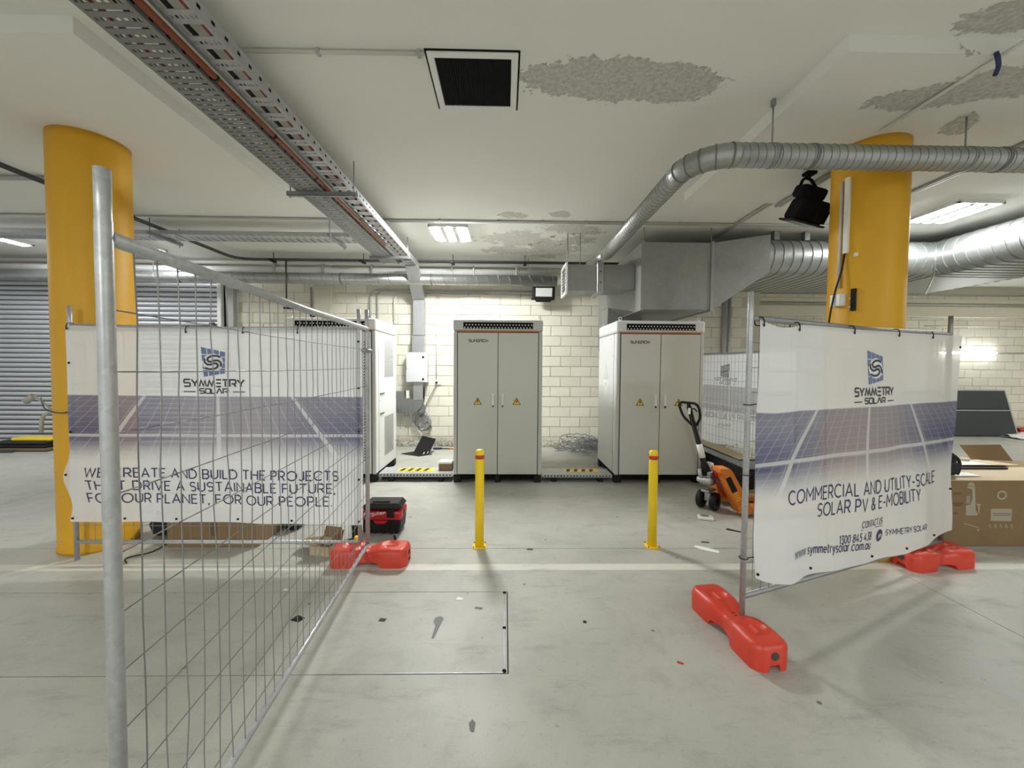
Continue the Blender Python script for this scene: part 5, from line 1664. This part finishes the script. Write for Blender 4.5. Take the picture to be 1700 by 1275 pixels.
# pump and steering wheels (turned)
R_ = Matrix.Translation(A(-.03, 0, 0)) @ Matrix.Rotation(radians(38), 4, 'Z')
MB().rbox(-.085, .065, -.06, .06, .28, .44, .012, 2, R_).build('pump_block', M['steel_dark'], pj_)
MB().lathe((0, 0, 0), [(.05, .40), (.05, .52), (.03, .53)], 16, M=R_).build('pump_ram', M['steel'], pj_)
MB().rbox(-.09, .09, -.05, .05, .20, .225, .008, 1, R_).build('axle_yoke', M['steel_dark'], pj_)
MB().rbox(-.02, .02, -.035, .035, .09, .21, .006, 1, R_).build('axle_arm', M['steel'], pj_)
MB().cyl(R_ @ Vector((0, -.09, .10)), R_ @ Vector((0, .09, .10)), .012, 8).build('axle', M['steel_dark'], pj_)
for y in (-.075, .075):
    w = MB().lathe((0, y, .10), [(.085, -.03), (.1, -.022), (.1, .022), (.085, .03)], 26, 'y', R_).build('wheel', M['black'], pj_)
    MB().lathe((0, y, .10), [(.05, -.032), (.05, .032)], 18, 'y', R_).build('hub', M['black_matt'], w)
MB().lathe((-.09, .0, .34), [(.03, -.08), (.036, -.05), (.036, .05), (.03, .08)], 12, 'y', R_).build('valve', M['steel'], pj_)
MB().cyl(R_ @ Vector((-.1, .04, .36)), R_ @ Vector((-.12, .05, .46)), .02, 8).build('release_lever', M['steel'], pj_)
# tiller
b0, b1 = A(-.06, -.02, .40), A(-.235, -.02, 1.0)
dirh = (b1 - b0).normalized()
def Tl(t, s, o=0.0):
    """t along the handle from its foot, s across the loop"""
    return b0 + dirh * t + Vector((.90, -.42, 0)).normalized() * s + Vector((0, -o, 0))
MB().tube([Tl(0, 0), Tl(.10, 0), Tl(.14, 0), Tl(.80, 0)], [.055, .045, .031, .026], 14).build('tiller', M['black'], pj_)
MB().tube([Tl(.20, 0), Tl(.36, 0)], [.0335, .031], 14).build('white_label', M['white'], pj_)
loop = [Tl(.55, 0), Tl(.60, -.035), Tl(.68, -.088), Tl(.80, -.10), Tl(.845, -.075), Tl(.835, .075), Tl(.79, .10), Tl(.67, .088), Tl(.59, .035), Tl(.55, 0)]
MB().tube(bend(loop, .04, 4), .0145, 10).build('handle_loop', M['black'], pj_)
MB().tube([Tl(.56, 0), Tl(.84, 0)], .02, 10).build('handle_stem', M['black'], pj_)
MB().tube(bend([Tl(.77, .015), Tl(.775, .05), Tl(.74, .07)], .02), .008, 8).build('trigger', M['black'], pj_)
MB().rbox(-.012, .012, -.02, 0, -.035, .035, .004, 1, Matrix.Translation(Tl(.745, -.02, .02))).build('lever_label', M['white'], pj_)

# stack of dark panels on timber behind the truck
X0, X1, Y0, Y1 = 2.79, 3.21, 4.44, 6.5
tb0 = None
for k, yy in enumerate((4.75, 5.5, 6.25)):
    tag(MB().rbox(X0 + .02, X1 - .02, yy - .05, yy + .05, 0, .105, .004, 1).build('timber_bearer', M['timber']), ('pale timber bearer under the panel stack, nearest one', 'pale timber bearer under the panel stack, middle one', 'pale timber bearer under the panel stack, farthest one')[k], 'timber', 'timber under the panel stack')
pal = tag(MB().rbox(X0 + .015, X1, Y0 - .02, Y1, .105, .155, .004, 1).build('timber_board', M['timber']), 'pale timber board under the stack of dark panels', 'timber')
z = .155
LBL = ('lowest in the stack on timber', 'second from the bottom of the stack', 'third from the bottom of the stack', 'fourth from the bottom of the stack', 'fourth from the top of the stack', 'third from the top of the stack', 'second from the top of the stack', 'topmost of the stack')
for k in range(8):
    pn = thing('solar_module', 'dark solar panel lying flat, ' + LBL[k], 'solar panel', ((X0 + X1) / 2, (Y0 + Y1) / 2, z), group='solar panels stacked on timber')
    e = (.0, .012, -.006, .01, .002, .008, -.004, .004)[k]
    MB().rbox(X0 + e, X1 + e, Y0 + e, Y1 + e, z, z + .032, .003, 1).build('frame', M['black'] if k not in (0,) else M['steel_dark'], pn)
    MB().box(X0 + e + .012, X1 + e - .012, Y0 + e + .012, Y1 + e - .012, z + .032, z + .0335).build('face', M['black_gloss'], pn)
    z += .0345
tag(MB().rbox(X0 + .2, X1, 4.9, 6.4, z, z + .012, .002, 1).build('carton_sheet', M['cardboard_in']), 'pale carton sheet on top of the stacked panels', 'carton')

# little meter and scraps on the floor
mtr = thing('meter', 'small white meter lying on the floor beside the pallet truck', 'meter', (2.14, 4.06, 0), radians(-18))
MB().rbox(-.075, .075, -.05, .05, .0, .026, .008, 2).build('case', M['white'], mtr, local=True)
MB().box(-.045, .03, -.005, .035, .0262, .0275).build('display', M['logo_grey'], mtr, local=True)
def scrap(label, poly, mat, z=.003, name='floor_scrap', cat='scrap'):
    return tag(MB().prism(poly, lambda q: Vector((q[0], q[1], .0006)), lambda q: Vector((q[0], q[1], z))).build(name, mat), label, cat)
scrap('white paper strip on the floor left of the right fence post', [(1.70, 3.41), (1.74, 3.36), (1.86, 3.29), (1.88, 3.33), (1.80, 3.40), (1.72, 3.44)], M['paper'])
scrap('dark wrapper scrap on the floor near the white paper strip', [(1.81, 3.50), (1.88, 3.49), (1.885, 3.505), (1.82, 3.52)], M['black'])
scrap('tiny red and white scrap on the floor left of the big red foot', [(.945, 2.052), (.972, 2.036), (.978, 2.044), (.952, 2.062)], M['vac_red'])
scrap('black flake on the floor inside the edged floor panel, left one', [(-.78, 2.41), (-.74, 2.405), (-.735, 2.43), (-.775, 2.435)], M['black'])
scrap('dark smear shaped like a spoon in the edged floor panel', [(-.42, 2.25), (-.405, 2.25), (-.385, 2.38), (-.375, 2.43), (-.40, 2.455), (-.43, 2.44), (-.435, 2.40), (-.415, 2.36)], M['logo_grey'], .0016)
scrap('white paint fleck near the top of the edged floor panel', [(-.33, 2.63), (-.28, 2.62), (-.27, 2.645), (-.31, 2.66)], M['paper'])
scrap('grey scrap on the floor near the upper edge of the edged panel', [(-.19, 2.535), (-.14, 2.525), (-.135, 2.54), (-.18, 2.55)], M['logo_grey'])
scrap('black scrap on the floor inside the near wire fence', [(-1.33, 2.42), (-1.27, 2.40), (-1.25, 2.44), (-1.31, 2.47)], M['black'])
scrap('small white scrap on the floor inside the near wire fence', [(-1.56, 2.75), (-1.53, 2.745), (-1.53, 2.76), (-1.555, 2.765)], M['paper'])
scrap('dark leaf-like scrap on the open floor in the foreground', [(-.14, 1.665), (-.125, 1.66), (-.12, 1.70), (-.135, 1.72), (-.15, 1.70)], M['logo_grey'])
scrap('dark speck on the open floor right of the edged panel', [(.50, 2.385), (.52, 2.38), (.525, 2.40), (.505, 2.405)], M['black'])
scrap('pale stone chip on the floor line below the left bollard', [(.20, 3.36), (.25, 3.35), (.26, 3.375), (.22, 3.385)], M['logo_grey'], .006)
scrap('black cable offcut on the floor behind the right fence post', [(2.20, 3.78), (2.28, 3.73), (2.33, 3.70), (2.335, 3.71), (2.28, 3.75), (2.22, 3.80)], M['black'], .008)

# ================================================================== big carton, bag and panels on the right
bc = thing('big_carton', 'big brown carton with printed pictures at the right edge', 'carton', (4.5, 3.82, 0))
bx0, bx1, by0, by1, bh = 3.98, 5.25, 3.42, 4.22, .60
MB().rbox(bx0, bx1, by0, by1, 0, bh, .006, 1).build('box', M['cardboard'], bc)
def hex8(lo, hi):
    return MB().add([Vector(q) for q in lo + hi], [(3, 2, 1, 0), (4, 5, 6, 7), (0, 1, 5, 4), (1, 2, 6, 5), (2, 3, 7, 6), (3, 0, 4, 7)])
def flap(pts, mat, th=.006, name='flap'):
    hi = [(x, y, z + th) for x, y, z in pts]
    return hex8(pts, hi).build(name, mat, bc)
flap([(bx0, by0, bh), (bx1, by0, bh), (bx1, by0 + .38, bh + .022), (bx0 + .06, by0 + .38, bh + .022)], M['cardboard_in'])
flap([(bx0 + .06, by1 - .36, bh + .03), (bx1, by1 - .36, bh + .03), (bx1, by1, bh), (bx0, by1, bh)], M['cardboard_in'])
flap([(bx0 - .05, by0 + .02, bh - .03), (bx0 + .004, by0, bh), (bx0 + .004, by1, bh), (bx0 - .05, by1 - .02, bh + .05)], M['cardboard_in'])
hex8([(5.20, 4.22, .60), (5.66, 4.22, .59), (5.56, 4.26, .765), (5.10, 4.26, .76)], [(5.20, 4.23, .60), (5.66, 4.23, .59), (5.56, 4.27, .765), (5.10, 4.27, .76)]).build('raised_flap', M['cardboard'], bc)
MB().box(bx1, 5.75, 3.9, 4.22, 0, .59).build('side_bulge', M['cardboard'], bc)
yF = by0 - .0015
def face(pl, mat, name='printed_picture'):
    return MB().add([Vector((x, yF, z)) for x, z in pl], [tuple(range(len(pl)))]).build(name, mat, bc)
# picture of an upright machine, a ring, a label and a row of small pictograms
face([(4.180, .555), (4.187, .578), (4.205, .588), (4.228, .585), (4.242, .570), (4.243, .553)], M['print_pale'])
face([(4.176, .548), (4.246, .548), (4.257, .43), (4.262, .335), (4.285, .30), (4.282, .285), (4.175, .285), (4.172, .375), (4.215, .385), (4.228, .44), (4.22, .525), (4.176, .535)], M['print_pale'])
for k in range(6):
    face([(4.172, .395 + .012 * k), (4.21, .395 + .012 * k), (4.21, .402 + .012 * k), (4.172, .402 + .012 * k)], M['print_pale'])
face([(4.268, .392), (4.315, .385), (4.302, .375), (4.298, .31), (4.288, .30), (4.285, .37), (4.272, .38)], M['print_pale'])
mb = MB(); mb.ribbon([(4.50 + .038 * cos(2 * pi * k / 20), .47 + .034 * sin(2 * pi * k / 20)) for k in range(21)], .016, lambda u, v: Vector((u, yF, v))); mb.build('printed_ring', M['print_pale'], bc)
face([(4.405, .345), (4.60, .345), (4.60, .232), (4.405, .236)], M['print_pale'], 'paper_label')
mb = MB()
for z in (.30, .283): mb.box(4.425, 4.59, yF - .001, yF - .0004, z, z + .005)
mb.build('label_lines', M['print_dark'], bc)
for k in range(5):
    xk = 4.39 + .05 * k
    MB().ribbon([(xk, .185 - .012 * (k % 2)), (xk + .012, .200), (xk + .024, .18), (xk + .012, .168)], .007, lambda u, v: Vector((u, yF, v))).build('printed_pictogram', M['print_pale'], bc)
mb = MB(); mb.ribbon([(4.16, .213), (4.30, .172)], .008, lambda u, v: Vector((u, yF, v))); mb.ribbon([(4.285, .152), (4.305, .15)], .018, lambda u, v: Vector((u, yF, v))); mb.build('printed_picture', M['print_pale'], bc)
for (xa, xb, z) in ((4.05, 4.12, .475), (4.05, 4.15, .388), (4.06, 4.13, .37), (4.05, 4.105, .297)):
    face([(xa, z), (xb, z), (xb, z + .014), (xa, z + .014)], M['print_dark'], 'printed_bar')
tag(MB().box(4.62, 4.95, 3.86, 4.08, bh + .034, bh + .037).build('paper_sheet', M['paper']), 'white paper sheet lying on top of the big carton', 'paper')
tag(MB().box(4.12, 4.40, 3.50, 3.62, bh + .02, bh + .024).build('paper_sheet', M['paper']), 'white paper slip on the front flap of the big carton', 'paper')
tag(MB().rbox(4.22, 4.95, 3.72, 3.76, bh + .026, bh + .042, .004, 1).build('black_rail', M['black']), 'thin black rail lying across the top of the big carton', 'rail')
tag(MB().lathe((4.88, 4.05, bh + .037), [(.05, 0), (.055, .02), (.035, .03)], 12).build('tape_roll', M['cardboard_in']), 'roll of tan tape on the paper atop the big carton', 'tape')
bg = thing('backpack', 'black backpack slumped on the left end of the big carton', 'bag', (4.02, 3.55, bh))
bgm = MB().lathe((4.03, 3.58, bh + .008), [(.08, 0), (.155, .03), (.17, .12), (.155, .2), (.10, .26), (.03, .275)], 18)
bo = bgm.build('sack', M['fabric_black'], bg)
for v in bo.data.vertices:
    v.co.y *= .8; v.co.x += .012 * sin(v.co.z * 45 + v.co.y * 20)
MB().tube(bend([(4.02, 3.44, .85), (4.10, 3.432, .80), (4.12, 3.432, .72), (4.10, 3.44, .65)], .05), .012, 8).build('strap', M['fabric_black'], bg)
MB().rbox(3.97, 4.12, 3.425, 3.46, .66, .76, .012, 2).build('pocket', M['fabric_black'], bg)

for k, (zz0, zz1, lab) in enumerate(((0.02, .64, 'dark solar panel leaning on the alcove wall, lower row'), (.645, 1.12, 'dark solar panel leaning on the alcove wall, upper row'))):
    sp = thing('solar_module', lab, 'solar panel', (11.0, 9.2, zz0), group='solar panels leaning by the alcove wall')
    def LP(x, z, o=0.0): return Vector((x - .235 * z, 9.10 + .10 * z / 1.1 + o, z))
    xa, xb = 9.6, 12.32
    def slab4(x0, x1, z0, z1, o0, o1, mt, nm):
        lo = [LP(x0, z0, o0), LP(x1, z0, o0), LP(x1, z1, o0), LP(x0, z1, o0)]
        hi = [LP(x0, z0, o1), LP(x1, z0, o1), LP(x1, z1, o1), LP(x0, z1, o1)]
        MB().add(lo + hi, [(0, 1, 2, 3), (7, 6, 5, 4), (0, 4, 5, 1), (1, 5, 6, 2), (2, 6, 7, 3), (3, 7, 4, 0)]).build(nm, mt, sp)
    slab4(xa, xb, zz0, zz1, 0, .035, M['charcoal'], 'face')
    slab4(xa, xb, zz1 - .022, zz1, -.003, .037, M['steel'], 'frame_edge')
    slab4(xb - .03, xb, zz0, zz1 - .022, -.003, .037, M['steel'], 'frame_edge')
    slab4(xa, xb - .03, zz0, zz0 + .014, -.003, .037, M['black'], 'frame_edge')
rng = random.Random(9)
wr = MB()
n = 9
vs = []
for i in range(n + 1):
    for j in range(6):
        x = 11.85 + 1.1 * i / n; y = 8.7 + .45 * j / 5
        vs.append((x, y, .02 + .09 * rng.random() * sin(pi * j / 5) + .06 * sin(pi * i / n)))
wr.add(vs, [(i * 6 + j, (i + 1) * 6 + j, (i + 1) * 6 + j + 1, i * 6 + j + 1) for i in range(n) for j in range(5)], True)
tag(wr.build('plastic_wrap', M['white']), 'crumpled pale plastic wrap on the floor at the foot of the leaning panels', 'wrap')
tag(MB().tube(bend([(12.35, 9.15, .16), (12.7, 9.15, .2), (13.2, 9.15, .18)], .1), .05, 8).build('red_hose', M['vac_red']), 'red hose lying by the alcove wall at the right edge', 'hose')
# junk by the roller shutter
tag(MB().rbox(-9.0, -8.3, 7.25, 7.5, .165, .225, .025, 2).build('yellow_case', M['yellow']), 'yellow flat case on the pile in front of the roller shutter', 'case')
jp = thing('tarpaulin', 'dark folded tarpaulin on the floor in front of the roller shutter', 'tarpaulin', (-9.1, 7.3, 0))
for k, (xa, xb, za, zb) in enumerate(((-9.35, -8.2, 0, .06), (-9.15, -8.25, .06, .115), (-9.25, -8.3, .115, .165))):
    MB().rbox(xa, xb, 7.1 + .03 * k, 7.55, za, zb, .03, 2).build('fold', (M['print_dark'], M['black'], M['fabric_black'])[k], jp)
tag(MB().rbox(-11.2, -8.7, 7.02, 7.06, 0, .05, .006, 1).build('steel_bar', M['pipe_dark']), 'long dark steel bar on the floor before the roller shutter', 'bar')
